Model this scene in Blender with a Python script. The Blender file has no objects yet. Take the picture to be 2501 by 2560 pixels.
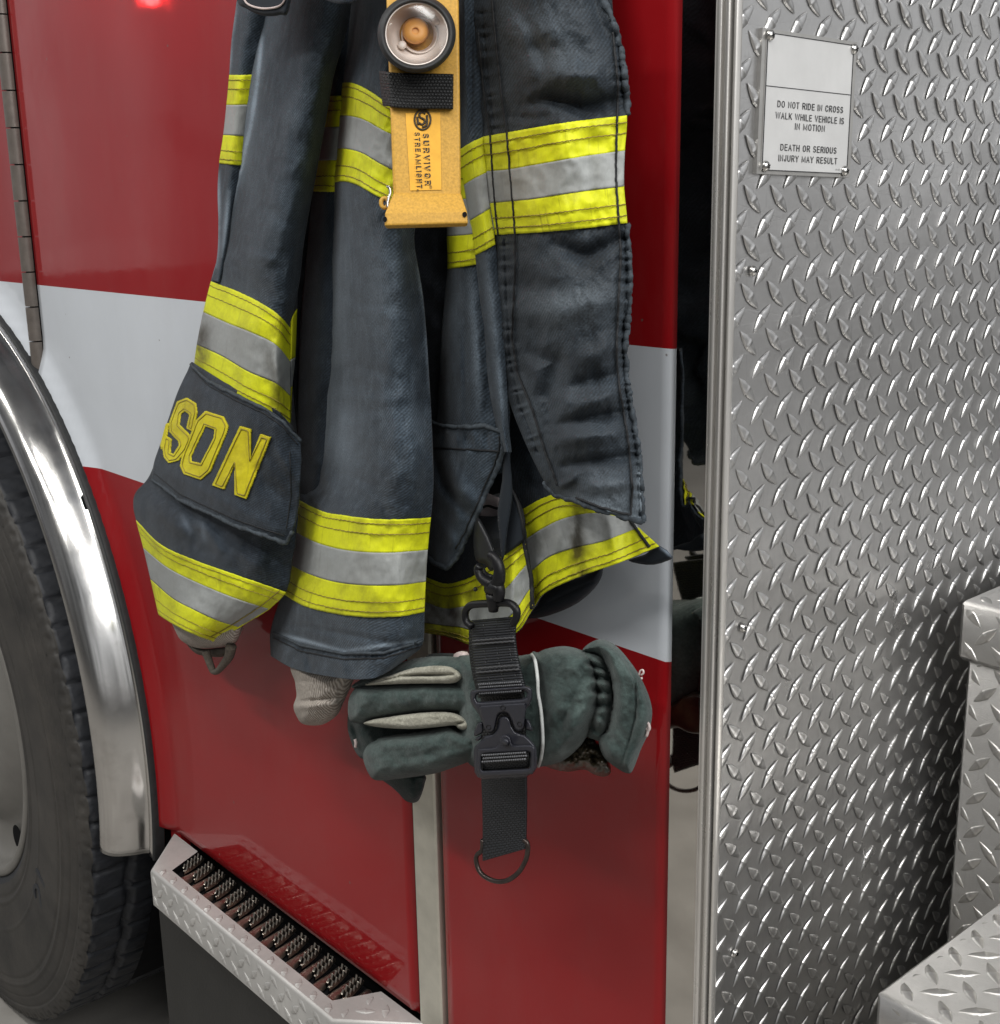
import bpy, math, random
import numpy as np
from mathutils import Matrix, Vector
random.seed(7); rng = np.random.default_rng(11)
SC = bpy.context.scene
COL = SC.collection
# ------------------------------------------------------------------ camera
CH = 1.575                                   # eye height above the floor
PW, PH, PF = 2501.0, 2560.0, 3139.25
YAW, PIT, ROL = 0.71688528, 0.24617042, -0.01798959
FW = np.array([-math.cos(YAW)*math.cos(PIT), math.sin(YAW)*math.cos(PIT), -math.sin(PIT)])
_r = np.array([math.sin(YAW), math.cos(YAW), 0.0]); _u = np.cross(_r, FW)
RT = math.cos(ROL)*_r + math.sin(ROL)*_u
UP = -math.sin(ROL)*_r + math.cos(ROL)*_u
cam = bpy.data.objects.new('camera', bpy.data.cameras.new('camera')); COL.objects.link(cam)
cam.matrix_world = Matrix(((RT[0], UP[0], -FW[0], 0), (RT[1], UP[1], -FW[1], 0), (RT[2], UP[2], -FW[2], CH), (0, 0, 0, 1)))
cam.data.sensor_fit = 'HORIZONTAL'; cam.data.sensor_width = 36; cam.data.lens = PF/PW*36
cam.data.clip_start = 0.02; cam.data.clip_end = 200
SC.camera = cam
SC.view_settings.view_transform = 'Standard'; SC.view_settings.look = 'None'
SC.view_settings.exposure = 0.1; SC.view_settings.gamma = 1.0
SC.cycles.max_bounces = 8; SC.cycles.caustics_reflective = False; SC.cycles.caustics_refractive = False
# ------------------------------------------------------------------ world : dim engine bay seen only as light and reflection
W = bpy.data.worlds.new('World'); SC.world = W; W.use_nodes = True
def N(nt, kind, **kw):
    n = nt.nodes.new(kind)
    for k, v in kw.items():
        if k.startswith('i_'):
            key = k[2:].replace('_', ' '); n.inputs[key].default_value = v
        elif k.startswith('n_'): n.inputs[int(k[2:])].default_value = v
        else: setattr(n, k, v)
    return n
def ramp(nt, fac, stops, interp='LINEAR'):
    r = nt.nodes.new('ShaderNodeValToRGB'); r.color_ramp.interpolation = interp
    e = r.color_ramp.elements
    while len(e) < len(stops): e.new(0.5)
    for i, (p, c) in enumerate(stops):
        e[i].position = p; e[i].color = (*c, 1) if len(c) == 3 else c
    nt.links.new(fac, r.inputs[0]); return r.outputs[0]
def build_world():
    nt = W.node_tree; nt.nodes.clear(); L = nt.links.new
    out = N(nt, 'ShaderNodeOutputWorld'); bg = N(nt, 'ShaderNodeBackground'); L(bg.outputs[0], out.inputs[0])
    tc = N(nt, 'ShaderNodeTexCoord'); sx = N(nt, 'ShaderNodeSeparateXYZ'); L(tc.outputs['Generated'], sx.inputs[0])
    zz = N(nt, 'ShaderNodeMath', operation='MULTIPLY_ADD', n_1=0.5, n_2=0.5); L(sx.outputs[2], zz.inputs[0])
    base = ramp(nt, zz.outputs[0], [(0.0, (.10, .09, .075)), (.42, (.17, .162, .15)), (.5, (.32, .32, .32)), (.62, (.46, .47, .48)), (1.0, (.30, .31, .33))])
    az = N(nt, 'ShaderNodeVectorMath', operation='DOT_PRODUCT'); az.inputs[1].default_value = (-.96, -.28, 0); L(tc.outputs['Generated'], az.inputs[0])
    az2 = N(nt, 'ShaderNodeMath', operation='MULTIPLY_ADD', n_1=.5, n_2=.5); L(az.outputs['Value'], az2.inputs[0])
    azf = ramp(nt, az2.outputs[0], [(0.0, (3.1, 3.08, 3.06)), (.12, (2.6, 2.6, 2.6)), (.36, (.42, .42, .42)), (.70, (.42, .42, .42)), (.86, (.6, .6, .62)), (.97, (1.9, 1.9, 1.95)), (1.0, (2.1, 2.1, 2.1))])
    mp = N(nt, 'ShaderNodeMapping'); mp.inputs['Scale'].default_value = (2.2, 2.2, 3.2); L(tc.outputs['Generated'], mp.inputs[0])
    vo = N(nt, 'ShaderNodeTexVoronoi', distance='CHEBYCHEV', i_Scale=2.2); L(mp.outputs[0], vo.inputs['Vector'])
    vr = N(nt, 'ShaderNodeSeparateXYZ'); L(vo.outputs['Color'], vr.inputs[0])
    st = ramp(nt, vr.outputs[0], [(0, (.62, .62, .62)), (1, (1.3, 1.3, 1.3))])
    m1 = N(nt, 'ShaderNodeMix', data_type='RGBA', blend_type='MULTIPLY'); m1.inputs[0].default_value = 1
    L(base, m1.inputs[6]); L(azf, m1.inputs[7])
    m2 = N(nt, 'ShaderNodeMix', data_type='RGBA', blend_type='MULTIPLY'); m2.inputs[0].default_value = .8
    L(m1.outputs[2], m2.inputs[6]); L(st, m2.inputs[7])
    sn = N(nt, 'ShaderNodeTexNoise', i_Scale=1.0, i_Detail=4); mp2 = N(nt, 'ShaderNodeMapping'); mp2.inputs['Scale'].default_value = (11, 11, 1.3); L(tc.outputs['Generated'], mp2.inputs[0]); L(mp2.outputs[0], sn.inputs['Vector'])
    m3 = N(nt, 'ShaderNodeMix', data_type='RGBA', blend_type='MULTIPLY'); m3.inputs[0].default_value = 1
    L(m2.outputs[2], m3.inputs[6]); L(ramp(nt, sn.outputs['Fac'], [(.38, (.45,)*3), (.5, (.95,)*3), (.62, (1.45,)*3)]), m3.inputs[7])
    L(m3.outputs[2], bg.inputs[0]); bg.inputs[1].default_value = .66
build_world()
def lamp(name, kind, loc, target, energy, color=(1, 1, 1), **kw):
    d = bpy.data.lights.new(name, kind); d.energy = energy; d.color = color
    for k, v in kw.items(): setattr(d, k, v)
    o = bpy.data.objects.new(name, d); COL.objects.link(o); o.location = loc
    o.rotation_euler = (Vector(target)-Vector(loc)).to_track_quat('-Z', 'Y').to_euler()
    return o
# ceiling tube fittings of the engine bay
for i, (x, y, e) in enumerate(((-3.6, -.9, 44), (-.9, -1.5, 46), (-.2, -.5, 36))):
    lamp('ceiling_tube', 'AREA', (x, y, 3.6), (x, y, 0), e, (1, .985, .95), shape='RECTANGLE', size=2.2, size_y=.16)
lamp('added_fill_panel', 'AREA', (2.3, .3, 3.3), (-.6, .9, 1.2), 85, (1, .985, .96), shape='RECTANGLE', size=2.6, size_y=1.6)  # unseen soft fill, added to brighten the sign and tread plate
# ------------------------------------------------------------------ picture point -> place (ray met with a plane y = Y of the room)
ORG = np.array([0, 0, CH])
def rays(u, v):
    u = np.asarray(u, float)[..., None]; v = np.asarray(v, float)[..., None]
    return FW + (u-PW/2)/PF*RT - (v-PH/2)/PF*UP
def at(u, v, y):
    d = rays(u, v); return ORG + d*(np.asarray(y, float)/d[..., 1])[..., None]
def atd(u, v, dep):
    return ORG + rays(u, v)*np.asarray(dep, float)[..., None]
WY, CX = 0.78, -0.620                        # truck side plane y, truck rear corner x
def zz(z): return CH + z
# ------------------------------------------------------------------ numpy noise
def _h(i, j, s):
    n = (i*374761393 + j*668265263 + s*1442695041) & 0x7fffffff
    n = ((n ^ (n >> 13))*1274126177) & 0x7fffffff
    return ((n ^ (n >> 16)) & 0xffff)/65535.0
def vnoise(x, y, s=0):
    x = np.asarray(x, float); y = np.asarray(y, float)
    i = np.floor(x).astype(np.int64); j = np.floor(y).astype(np.int64); fx = x-i; fy = y-j
    fx = fx*fx*fx*(fx*(fx*6-15)+10); fy = fy*fy*fy*(fy*(fy*6-15)+10)
    a = _h(i, j, s); b = _h(i+1, j, s); c = _h(i, j+1, s); d = _h(i+1, j+1, s)
    return (a*(1-fx)+b*fx)*(1-fy)+(c*(1-fx)+d*fx)*fy-.5
def fbm(x, y, s=0, o=3):
    r = 0; a = 1
    for k in range(o): r = r + a*vnoise(x*2**k, y*2**k, s+k*17); a *= .5
    return r
def segd(u, v, x1, y1, x2, y2):
    dx, dy = x2-x1, y2-y1; L2 = dx*dx+dy*dy+1e-9
    t = np.clip(((u-x1)*dx+(v-y1)*dy)/L2, 0, 1)
    return np.hypot(u-x1-t*dx, v-y1-t*dy), t
def linefield(u, v, lines):
    """sum of soft ridges: (x1,y1,x2,y2,width,amp) or ((pts),width,amp)"""
    r = np.zeros(np.shape(u))
    for l in lines:
        if len(l) == 6: P = ((l[0], l[1]), (l[2], l[3])); w, a = l[4], l[5]
        else: P, w, a = l
        best = np.full(np.shape(u), 1e9)
        n = len(P)-1; env = np.ones(np.shape(u))
        for k in range(n):
            d, t = segd(u, v, *P[k], *P[k+1]); m = d < best
            best = np.where(m, d, best); env = np.where(m, (k+t)/n, env)
        r += a*np.exp(-(best/w)**2)*(.35+.65*np.sin(np.clip(env, 0.02, .98)*math.pi))
    return r
# ------------------------------------------------------------------ mesh making
def loc_of(o):
    p = Vector((0, 0, 0))
    while o is not None: p += o.location; o = o.parent
    return p
def mk(name, V, F, mats, midx=None, smooth=True, parent=None, uv=None, attr=None, solid=0, label=None):
    V = np.asarray(V, float).reshape(-1, 3)
    c = (V.max(0)+V.min(0))/2
    me = bpy.data.meshes.new(name)
    me.from_pydata((V-c).tolist(), [], F.tolist() if isinstance(F, np.ndarray) else [tuple(int(a) for a in f) for f in F])
    if not isinstance(mats, (list, tuple)): mats = [mats]
    for m in mats: me.materials.append(m)
    if midx is not None: me.polygons.foreach_set('material_index', np.asarray(midx, np.int32))
    if smooth is True: me.polygons.foreach_set('use_smooth', np.ones(len(me.polygons), bool))
    if uv is not None:
        l = me.uv_layers.new(name='UVMap'); vi = np.zeros(len(me.loops), np.int32); me.loops.foreach_get('vertex_index', vi)
        l.data.foreach_set('uv', np.asarray(uv, np.float32)[vi].ravel())
    if attr is not None:
        for k, a in attr.items():
            at_ = me.attributes.new(k, 'FLOAT', 'POINT'); at_.data.foreach_set('value', np.asarray(a, np.float32).ravel())
    me.update()
    o = bpy.data.objects.new(name, me); COL.objects.link(o)
    o.location = Vector(c) - loc_of(parent); o.parent = parent
    if solid:
        s = o.modifiers.new('thickness', 'SOLIDIFY'); s.thickness = solid; s.offset = -1
    if smooth == 'auto':
        me.polygons.foreach_set('use_smooth', np.ones(len(me.polygons), bool))
        m = o.modifiers.new('split', 'EDGE_SPLIT'); m.split_angle = math.radians(50 if name in ('step_box', 'running_board') else 35)
    if label: o['label'] = label
    return o
def empty(name, loc, label, cat, group=None):
    o = bpy.data.objects.new(name, None); o.empty_display_size = .1; COL.objects.link(o); o.location = loc
    o['label'] = label; o['category'] = cat
    if group: o['group'] = group
    return o
class MB:
    def __init__(s): s.V = []; s.F = []; s.M = []; s.n = 0
    def add(s, V, F, m=0):
        V = np.asarray(V, float).reshape(-1, 3); s.V.append(V)
        for f in F: s.F.append(tuple(int(a)+s.n for a in f)); s.M.append(m)
        s.n += len(V); return s
    def box(s, a, b, m=0, bev=0):
        (x0, y0, z0), (x1, y1, z1) = np.minimum(a, b), np.maximum(a, b)
        if bev <= 0:
            V = [(x, y, z) for x in (x0, x1) for y in (y0, y1) for z in (z0, z1)]
            return s.add(V, [(0, 1, 3, 2), (4, 6, 7, 5), (0, 4, 5, 1), (2, 3, 7, 6), (0, 2, 6, 4), (1, 5, 7, 3)], m)
        V = []; idx = {}
        X = (x0, x1); Y = (y0, y1); Z = (z0, z1)
        for i in (0, 1):
            for j in (0, 1):
                for k in (0, 1):
                    sx, sy, sz = (1-2*i)*bev, (1-2*j)*bev, (1-2*k)*bev
                    for ax, p in enumerate(((X[i], Y[j]+sy, Z[k]+sz), (X[i]+sx, Y[j], Z[k]+sz), (X[i]+sx, Y[j]+sy, Z[k]))):
                        idx[(i, j, k, ax)] = len(V); V.append(p)
        F = []
        for ax in range(3):
            o1, o2 = [a for a in range(3) if a != ax]
            for sd in (0, 1):
                q = []
                for a, b in ((0, 0), (1, 0), (1, 1), (0, 1)):
                    c = [0, 0, 0]; c[ax] = sd; c[o1] = a; c[o2] = b; q.append(idx[(*c, ax)])
                F.append(q)
        for ax in range(3):
            o1, o2 = [a for a in range(3) if a != ax]
            for a in (0, 1):
                for b in (0, 1):
                    c0 = [0, 0, 0]; c0[o1] = a; c0[o2] = b; c1 = list(c0); c1[ax] = 1
                    F.append((idx[(*c0, o1)], idx[(*c1, o1)], idx[(*c1, o2)], idx[(*c0, o2)]))
        for c in [(i, j, k) for i in (0, 1) for j in (0, 1) for k in (0, 1)]:
            F.append((idx[(*c, 0)], idx[(*c, 1)], idx[(*c, 2)]))
        return s.add(V, F, m)
    def tube(s, P, r, sides=6, m=0, closed=False, flat=None):
        P = np.asarray(P, float); n = len(P); r = np.broadcast_to(np.asarray(r, float), (n,))
        T = np.gradient(P, axis=0) if not closed else np.roll(P, -1, 0)-np.roll(P, 1, 0)
        T /= np.linalg.norm(T, axis=1)[:, None]+1e-12
        ref = np.array([0.3, -1.0, 0.2]) if flat is None else np.asarray(flat, float)
        A = np.cross(T, ref); A /= np.linalg.norm(A, axis=1)[:, None]+1e-12; B = np.cross(T, A)
        a = np.arange(sides)/sides*2*math.pi
        V = P[:, None]+r[:, None, None]*(np.cos(a)[None, :, None]*A[:, None]+np.sin(a)[None, :, None]*B[:, None])
        F = []
        for i in range(n if closed else n-1):
            for k in range(sides):
                j = (i+1) % n; F.append((i*sides+k, i*sides+(k+1) % sides, j*sides+(k+1) % sides, j*sides+k))
        if not closed: F += [tuple(range(sides))[::-1], tuple(range((n-1)*sides, n*sides))]
        return s.add(V, F, m)
    def grid(s, V, m=0, midx=None, flip=False):
        a, b = V.shape[:2]; F = gridfaces(a, b)
        if flip: F = F[:, ::-1]
        n0 = s.n; s.V.append(V.reshape(-1, 3)); s.n += a*b
        for k, f in enumerate(F): s.F.append(tuple(int(x)+n0 for x in f)); s.M.append(m if midx is None else int(midx[k]))
        return s
    def make(s, name, mats, parent=None, smooth=True, **kw):
        return mk(name, np.concatenate(s.V), s.F, mats, s.M, smooth, parent, **kw)
def gridfaces(a, b):
    i = np.arange(a-1)[:, None]*b+np.arange(b-1)[None, :]
    return np.stack([i, i+1, i+b+1, i+b], -1).reshape(-1, 4)
def cr(P, t):
    """Catmull-Rom along axis 0 at index parameters t"""
    P = np.asarray(P, float); n = len(P)
    if n == 1: return np.repeat(P, len(t), 0)
    i = np.clip(np.floor(t).astype(int), 0, n-2); f = (t-i).reshape(-1, *([1]*(P.ndim-1)))
    p1 = P[i]; p2 = P[i+1]; p0 = np.where((i > 0).reshape(f.shape), P[np.maximum(i-1, 0)], 2*p1-p2)
    p3 = np.where((i < n-2).reshape(f.shape), P[np.minimum(i+2, n-1)], 2*p2-p1)
    return .5*((2*p1)+(-p0+p2)*f+(2*p0-5*p1+4*p2-p3)*f*f+(-p0+3*p1-3*p2+p3)*f**3)
def smooth_line(P, n=8, closed=False):
    P = np.asarray(P, float)
    if closed:
        k = len(P); Q = np.concatenate([P[-2:], P, P[:3]]); t = np.arange(0, k*n)/n+2
        return cr(Q, t)
    return cr(P, np.arange(0, (len(P)-1)*n+1)/n)
# ------------------------------------------------------------------ materials
def mat(name):
    m = bpy.data.materials.new(name); m.use_nodes = True; nt = m.node_tree; b = nt.nodes['Principled BSDF']
    return m, nt, b, nt.links.new
def mixc(nt, fac, a, b, mode='MIX'):
    n = N(nt, 'ShaderNodeMix', data_type='RGBA', blend_type=mode)
    for s, v in ((n.inputs[0], fac), (n.inputs[6], a), (n.inputs[7], b)):
        if isinstance(v, (int, float)): s.default_value = v
        elif isinstance(v, tuple): s.default_value = (*v, 1)
        else: nt.links.new(v, s)
    return n.outputs[2]
def noise(nt, vec, scale, detail=4, rough=.55):
    n = N(nt, 'ShaderNodeTexNoise', i_Scale=scale, i_Detail=detail, i_Roughness=rough)
    if vec is not None: nt.links.new(vec, n.inputs['Vector'])
    return n.outputs['Fac']
def bump(nt, h, dist, strength=1.0, prev=None):
    n = N(nt, 'ShaderNodeBump', i_Strength=strength, i_Distance=dist); nt.links.new(h, n.inputs['Height'])
    if prev is not None: nt.links.new(prev, n.inputs['Normal'])
    return n.outputs[0]
def mapv(nt, out, scale=(1, 1, 1), rot=(0, 0, 0)):
    n = N(nt, 'ShaderNodeMapping'); n.inputs['Scale'].default_value = scale; n.inputs['Rotation'].default_value = rot
    nt.links.new(out, n.inputs[0]); return n.outputs[0]
def cloth(name, dark, mid, light, rough=.85, sheen=.25, twill=.5, spec=.3, blotch=1.0):
    m, nt, b, L = mat(name); tc = N(nt, 'ShaderNodeTexCoord'); uv = tc.outputs['UV']
    big = noise(nt, uv, 9, 5, .6); fine = noise(nt, uv, 480, 3, .7); med = noise(nt, mapv(nt, uv, (1.6, 1, 1)), 46, 5, .7)
    c = ramp(nt, big, [(.36, dark), (.62, mid)])
    c = mixc(nt, ramp(nt, med, [(.47, (0, 0, 0)), (.72, (.5*blotch,)*3)]), c, light)
    w = N(nt, 'ShaderNodeTexWave', wave_type='BANDS', bands_direction='DIAGONAL', i_Scale=160, i_Distortion=.6, i_Detail=1); L(uv, w.inputs['Vector'])
    tw = ramp(nt, w.outputs['Fac'], [(0, (1-.75*twill,)*3), (1, (1+.55*twill,)*3)])
    c = mixc(nt, .85, c, tw, 'MULTIPLY')
    c = mixc(nt, .8, c, ramp(nt, fine, [(.3, (.38,)*3), (.7, (1.85,)*3)]), 'MULTIPLY')
    at_ = N(nt, 'ShaderNodeAttribute', attribute_name='wear')  # lightens edges and creases: fading plus fold highlights painted into the colour
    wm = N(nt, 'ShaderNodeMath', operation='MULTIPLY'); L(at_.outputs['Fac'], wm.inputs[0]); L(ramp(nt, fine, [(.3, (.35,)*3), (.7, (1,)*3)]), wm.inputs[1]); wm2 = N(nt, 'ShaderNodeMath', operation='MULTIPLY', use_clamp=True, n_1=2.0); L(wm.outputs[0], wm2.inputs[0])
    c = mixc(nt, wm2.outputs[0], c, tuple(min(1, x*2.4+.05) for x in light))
    at2 = N(nt, 'ShaderNodeAttribute', attribute_name='soil')
    c = mixc(nt, at2.outputs['Fac'], c, tuple(x*.35 for x in dark))
    L(c, b.inputs['Base Color']); b.inputs['Roughness'].default_value = rough
    b.inputs['Sheen Weight'].default_value = sheen; b.inputs['Sheen Roughness'].default_value = .5; b.inputs['Specular IOR Level'].default_value = spec
    n1 = bump(nt, w.outputs['Fac'], .0005, .35*twill+.05)
    L(bump(nt, fine, .0012, .6, bump(nt, med, .0009, .4, n1)), b.inputs['Normal'])
    return m
FADED = cloth('faded_navy_twill', (.013, .021, .031), (.034, .048, .064), (.074, .097, .121), twill=.55, sheen=.08)
NAVY = cloth('navy_twill', (.008, .013, .020), (.020, .029, .041), (.046, .061, .080), twill=.5, sheen=.08)
DEEP = cloth('dark_navy_lining', (.010, .013, .018), (.017, .021, .028), (.030, .036, .046), twill=.3, sheen=.05)
SATIN = cloth('slick_navy_shell', (.009, .014, .020), (.026, .036, .047), (.070, .088, .104), rough=.62, sheen=.06, twill=.45, spec=.36, blotch=.25)
def tape(name, col, dirt, rough, amt=.5, spec=.3):
    m, nt, b, L = mat(name); tc = N(nt, 'ShaderNodeTexCoord'); uv = tc.outputs['UV']
    n = noise(nt, mapv(nt, uv, (1, 1, 1)), 22, 6, .68); f = noise(nt, uv, 260, 3, .7)
    c = mixc(nt, ramp(nt, n, [(.46, (0, 0, 0)), (.80, (amt,)*3)]), col, dirt)
    sp = noise(nt, mapv(nt, uv, (2.2, .35, 1)), 60, 3, .5)
    c = mixc(nt, ramp(nt, sp, [(.62, (0, 0, 0)), (.74, (amt*.55,)*3)]), c, tuple(x*.6 for x in dirt))
    c = mixc(nt, .5, c, ramp(nt, f, [(.3, (.86,)*3), (.7, (1.1,)*3)]), 'MULTIPLY')
    at2 = N(nt, 'ShaderNodeAttribute', attribute_name='soil'); sm_ = N(nt, 'ShaderNodeMath', operation='MULTIPLY', use_clamp=True); L(at2.outputs['Fac'], sm_.inputs[0]); L(ramp(nt, n, [(.35, (.35,)*3), (.6, (1.5,)*3)]), sm_.inputs[1]); c = mixc(nt, sm_.outputs[0], c, tuple(x*.5 for x in dirt))
    L(c, b.inputs['Base Color']); b.inputs['Roughness'].default_value = rough; b.inputs['Specular IOR Level'].default_value = spec
    L(bump(nt, f, .0004, .3, bump(nt, n, .0007, .4)), b.inputs['Normal']); return m
YEL = tape('lime_yellow_tape', (.74, .77, .016), (.26, .23, .03), .55, .75)
SIL = tape('silver_reflective_tape', (.33, .345, .34), (.16, .15, .125), .62, .35, .35)
THR = None
def plain(name, col, rough=.5, metal=0, spec=.5, var=.15, scale=60, bmp=0, coat=0, bscale=200):
    m, nt, b, L = mat(name); tc = N(nt, 'ShaderNodeTexCoord'); o = tc.outputs['Object']
    n = noise(nt, o, scale, 5, .6)
    L(mixc(nt, 1.0, col, ramp(nt, n, [(.3, (1-var,)*3), (.7, (1+var,)*3)]), 'MULTIPLY'), b.inputs['Base Color'])
    b.inputs['Roughness'].default_value = rough; b.inputs['Metallic'].default_value = metal; b.inputs['Specular IOR Level'].default_value = spec
    b.inputs['Coat Weight'].default_value = coat; b.inputs['Coat Roughness'].default_value = .06
    if bmp: L(bump(nt, noise(nt, o, bscale, 4, .6), bmp, .6), b.inputs['Normal'])
    return m
THREAD = plain('brown_thread', (.27, .21, .035), .8)
BLKTHREAD = plain('black_thread', (.008, .009, .011), .75)
PIPING = plain('worn_edge_binding', (.038, .049, .060), .8, var=.5, scale=220, bmp=.001)
BLACKMET = plain('black_coated_metal', (.006, .006, .007), .42, 0, .3, .3, 140)
BUCKLE = plain('dark_grey_coated_metal', (.026, .027, .036), .38, .25, .6, .12, 300, .0001)
STEELPIN = plain('bright_steel', (.55, .54, .52), .25, 1.0)
RUBBERBLK = plain('black_rubber', (.022, .023, .024), .6, 0, .4, .25, 90, .0003)
PINK = plain('pale_thread', (.60, .50, .48), .8)
LINER = plain('pale_mauve_liner', (.62, .53, .54), .8, var=.1, scale=120)
def paint(name, col, rough=.42, coat=.8, crough=.03):
    m, nt, b, L = mat(name); tc = N(nt, 'ShaderNodeTexCoord'); o = tc.outputs['Object']
    n = noise(nt, o, 3.2, 5, .6); s = noise(nt, o, 900, 2, .8)
    c = mixc(nt, 1.0, col, ramp(nt, n, [(.3, (.93,)*3), (.7, (1.05,)*3)]), 'MULTIPLY')
    dv = noise(nt, mapv(nt, o, (1, 1, .35)), 7, 8, .75); c = mixc(nt, ramp(nt, dv, [(.5, (0, 0, 0)), (.78, (.06,)*3)]), c, (.30, .25, .22))
    c = mixc(nt, ramp(nt, noise(nt, o, 75, 2, .4), [(.79, (0, 0, 0)), (.81, (.7,)*3)]), c, (.12, .09, .08))
    L(c, b.inputs['Base Color']); b.inputs['Roughness'].default_value = rough
    b.inputs['Coat Weight'].default_value = coat; b.inputs['Coat IOR'].default_value = 1.40; b.inputs['Specular IOR Level'].default_value = .12
    L(ramp(nt, noise(nt, o, 14, 5, .7), [(.35, (crough,)*3), (.75, (crough*3.2,)*3)]), b.inputs['Coat Roughness'])
    nn = bump(nt, noise(nt, o, 60, 2, .5), .00012, .3, bump(nt, noise(nt, o, 2.2, 2, .4), .012, .16))
    L(nn, b.inputs['Coat Normal']); return m
RED = paint('fire_red_paint', (.275, .006, .009)); WHT = paint('white_stripe_paint', (.62, .655, .70), .4, .9)
def metal(name, col, rough, var=.12, streak=(1, 1, 1), scale=20, bmp=.0003, dirt=.25, dcol=(.16, .14, .12)):
    m, nt, b, L = mat(name); tc = N(nt, 'ShaderNodeTexCoord'); o = mapv(nt, tc.outputs['Object'], streak)
    n = noise(nt, o, scale, 6, .65); s = noise(nt, mapv(nt, tc.outputs['Object'], (9, 9, 1)), 30, 4, .6)
    c = mixc(nt, ramp(nt, n, [(.5, (0, 0, 0)), (.8, (dirt,)*3)]), col, dcol)
    L(c, b.inputs['Base Color']); b.inputs['Metallic'].default_value = 1
    L(ramp(nt, n, [(.3, (rough*(1-var*2),)*3), (.7, (rough*(1+var*3),)*3)]), b.inputs['Roughness'])
    L(bump(nt, s, bmp, .3, bump(nt, noise(nt, tc.outputs['Object'], 6, 3, .5), bmp*14, .35)), b.inputs['Normal']); return m
CHROME = metal('polished_chrome_trim', (.62, .61, .595), .165, bmp=.00012, dirt=.3)
MIRROR = metal('mirror_stainless', (.62, .60, .56), .035, bmp=.00002, dirt=.25, scale=9)
ALU = metal('brushed_aluminium', (.70, .68, .65), .30, streak=(1, 1, .12), scale=60, dirt=.35); ALU.node_tree.nodes['Principled BSDF'].inputs['Metallic'].default_value = .72
PILLAR = plain('satin_stainless', (.52, .50, .43), .38, .45, .5, .12, 30, .0004)
def treadmat(name, col, rough, dirt):
    m, nt, b, L = mat(name); tc = N(nt, 'ShaderNodeTexCoord'); o = tc.outputs['Object']
    n = noise(nt, o, 7, 7, .65); f = noise(nt, o, 380, 3, .7); st = noise(nt, mapv(nt, o, (14, 14, 1.2)), 22, 4, .7)
    c = mixc(nt, ramp(nt, n, [(.38, (0, 0, 0)), (.75, (dirt,)*3)]), col, tuple(x*.52 for x in col))
    c = mixc(nt, ramp(nt, st, [(.58, (0, 0, 0)), (.72, (.4,)*3)]), c, tuple(x*.62 for x in col))
    L(c, b.inputs['Base Color']); b.inputs['Metallic'].default_value = .92
    L(ramp(nt, n, [(.3, (rough*.8,)*3), (.7, (rough*1.35,)*3)]), b.inputs['Roughness'])
    sc = N(nt, 'ShaderNodeTexVoronoi', feature='DISTANCE_TO_EDGE', i_Scale=26); L(mapv(nt, o, (1, .25, 1.6), (.5, .3, .6)), sc.inputs['Vector'])
    scr = ramp(nt, sc.outputs[0], [(0, (0,)*3), (.012, (1,)*3)])
    L(bump(nt, scr, .00012, .35, bump(nt, f, .00035, .35, bump(nt, noise(nt, o, 18, 3, .5), .0016, .5))), b.inputs['Normal']); return m
TREAD = treadmat('diamond_tread_aluminium', (.62, .615, .61), .31, .55)
TREADW = treadmat('worn_tread_aluminium', (.66, .645, .62), .33, .7)
TREADR = treadmat('scuffed_running_board_aluminium', (.56, .55, .53), .44, .7); TREADR.node_tree.nodes['Principled BSDF'].inputs['Metallic'].default_value = .4
def tyremat(name):
    m, nt, b, L = mat(name); tc = N(nt, 'ShaderNodeTexCoord'); o = tc.outputs['Object']
    n = noise(nt, o, 9, 6, .65); f = noise(nt, o, 140, 3, .7)
    c = ramp(nt, n, [(.3, (.020, .019, .018)), (.7, (.056, .051, .045))])
    L(mixc(nt, .7, c, ramp(nt, f, [(.3, (.8,)*3), (.7, (1.2,)*3)]), 'MULTIPLY'), b.inputs['Base Color'])
    b.inputs['Roughness'].default_value = .62; L(bump(nt, f, .0006, .5), b.inputs['Normal']); return m
TYRE = tyremat('dusty_tyre_rubber'); TREADRUB = plain('tread_rubber', (.020, .022, .027), .6, var=.3, scale=30, bmp=.0005)
RIM = plain('grey_painted_wheel_rim', (.17, .163, .15), .5, 0, .4, .12, 12, .0003)
BLACK = plain('black_underside', (.006, .006, .007), .8, spec=.1)
FLAP = plain('mud_flap_rubber', (.015, .015, .014), .55, var=.25, scale=12, bmp=.0006)
HINGE = plain('worn_bronze_grey_hinge', (.155, .135, .12), .42, .35, .5, .14, 70, .0002)
def floormat():
    m, nt, b, L = mat('sealed_concrete'); o = N(nt, 'ShaderNodeTexCoord').outputs['Object']
    L(ramp(nt, noise(nt, o, 3, 8, .65), [(.3, (.22, .208, .19)), (.7, (.36, .345, .32))]), b.inputs['Base Color'])
    b.inputs['Roughness'].default_value = .75; L(bump(nt, noise(nt, o, 40, 4, .6), .002, .4), b.inputs['Normal']); return m
FLOOR = floormat()
def suede(name, a, c2, l):
    m, nt, b, L = mat(name); uv = N(nt, 'ShaderNodeTexCoord').outputs['Object']
    big = noise(nt, uv, 26, 6, .7); f = noise(nt, uv, 420, 3, .75)
    c = ramp(nt, big, [(.32, a), (.52, c2), (.72, l)]); c = mixc(nt, .8, c, ramp(nt, f, [(.3, (.72,)*3), (.7, (1.3,)*3)]), 'MULTIPLY')
    L(c, b.inputs['Base Color']); b.inputs['Roughness'].default_value = .88; b.inputs['Sheen Weight'].default_value = .12; b.inputs['Specular IOR Level'].default_value = .2
    L(bump(nt, f, .0013, .6, bump(nt, noise(nt, uv, 70, 4, .6), .0019, .5)), b.inputs['Normal']); return m
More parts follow.
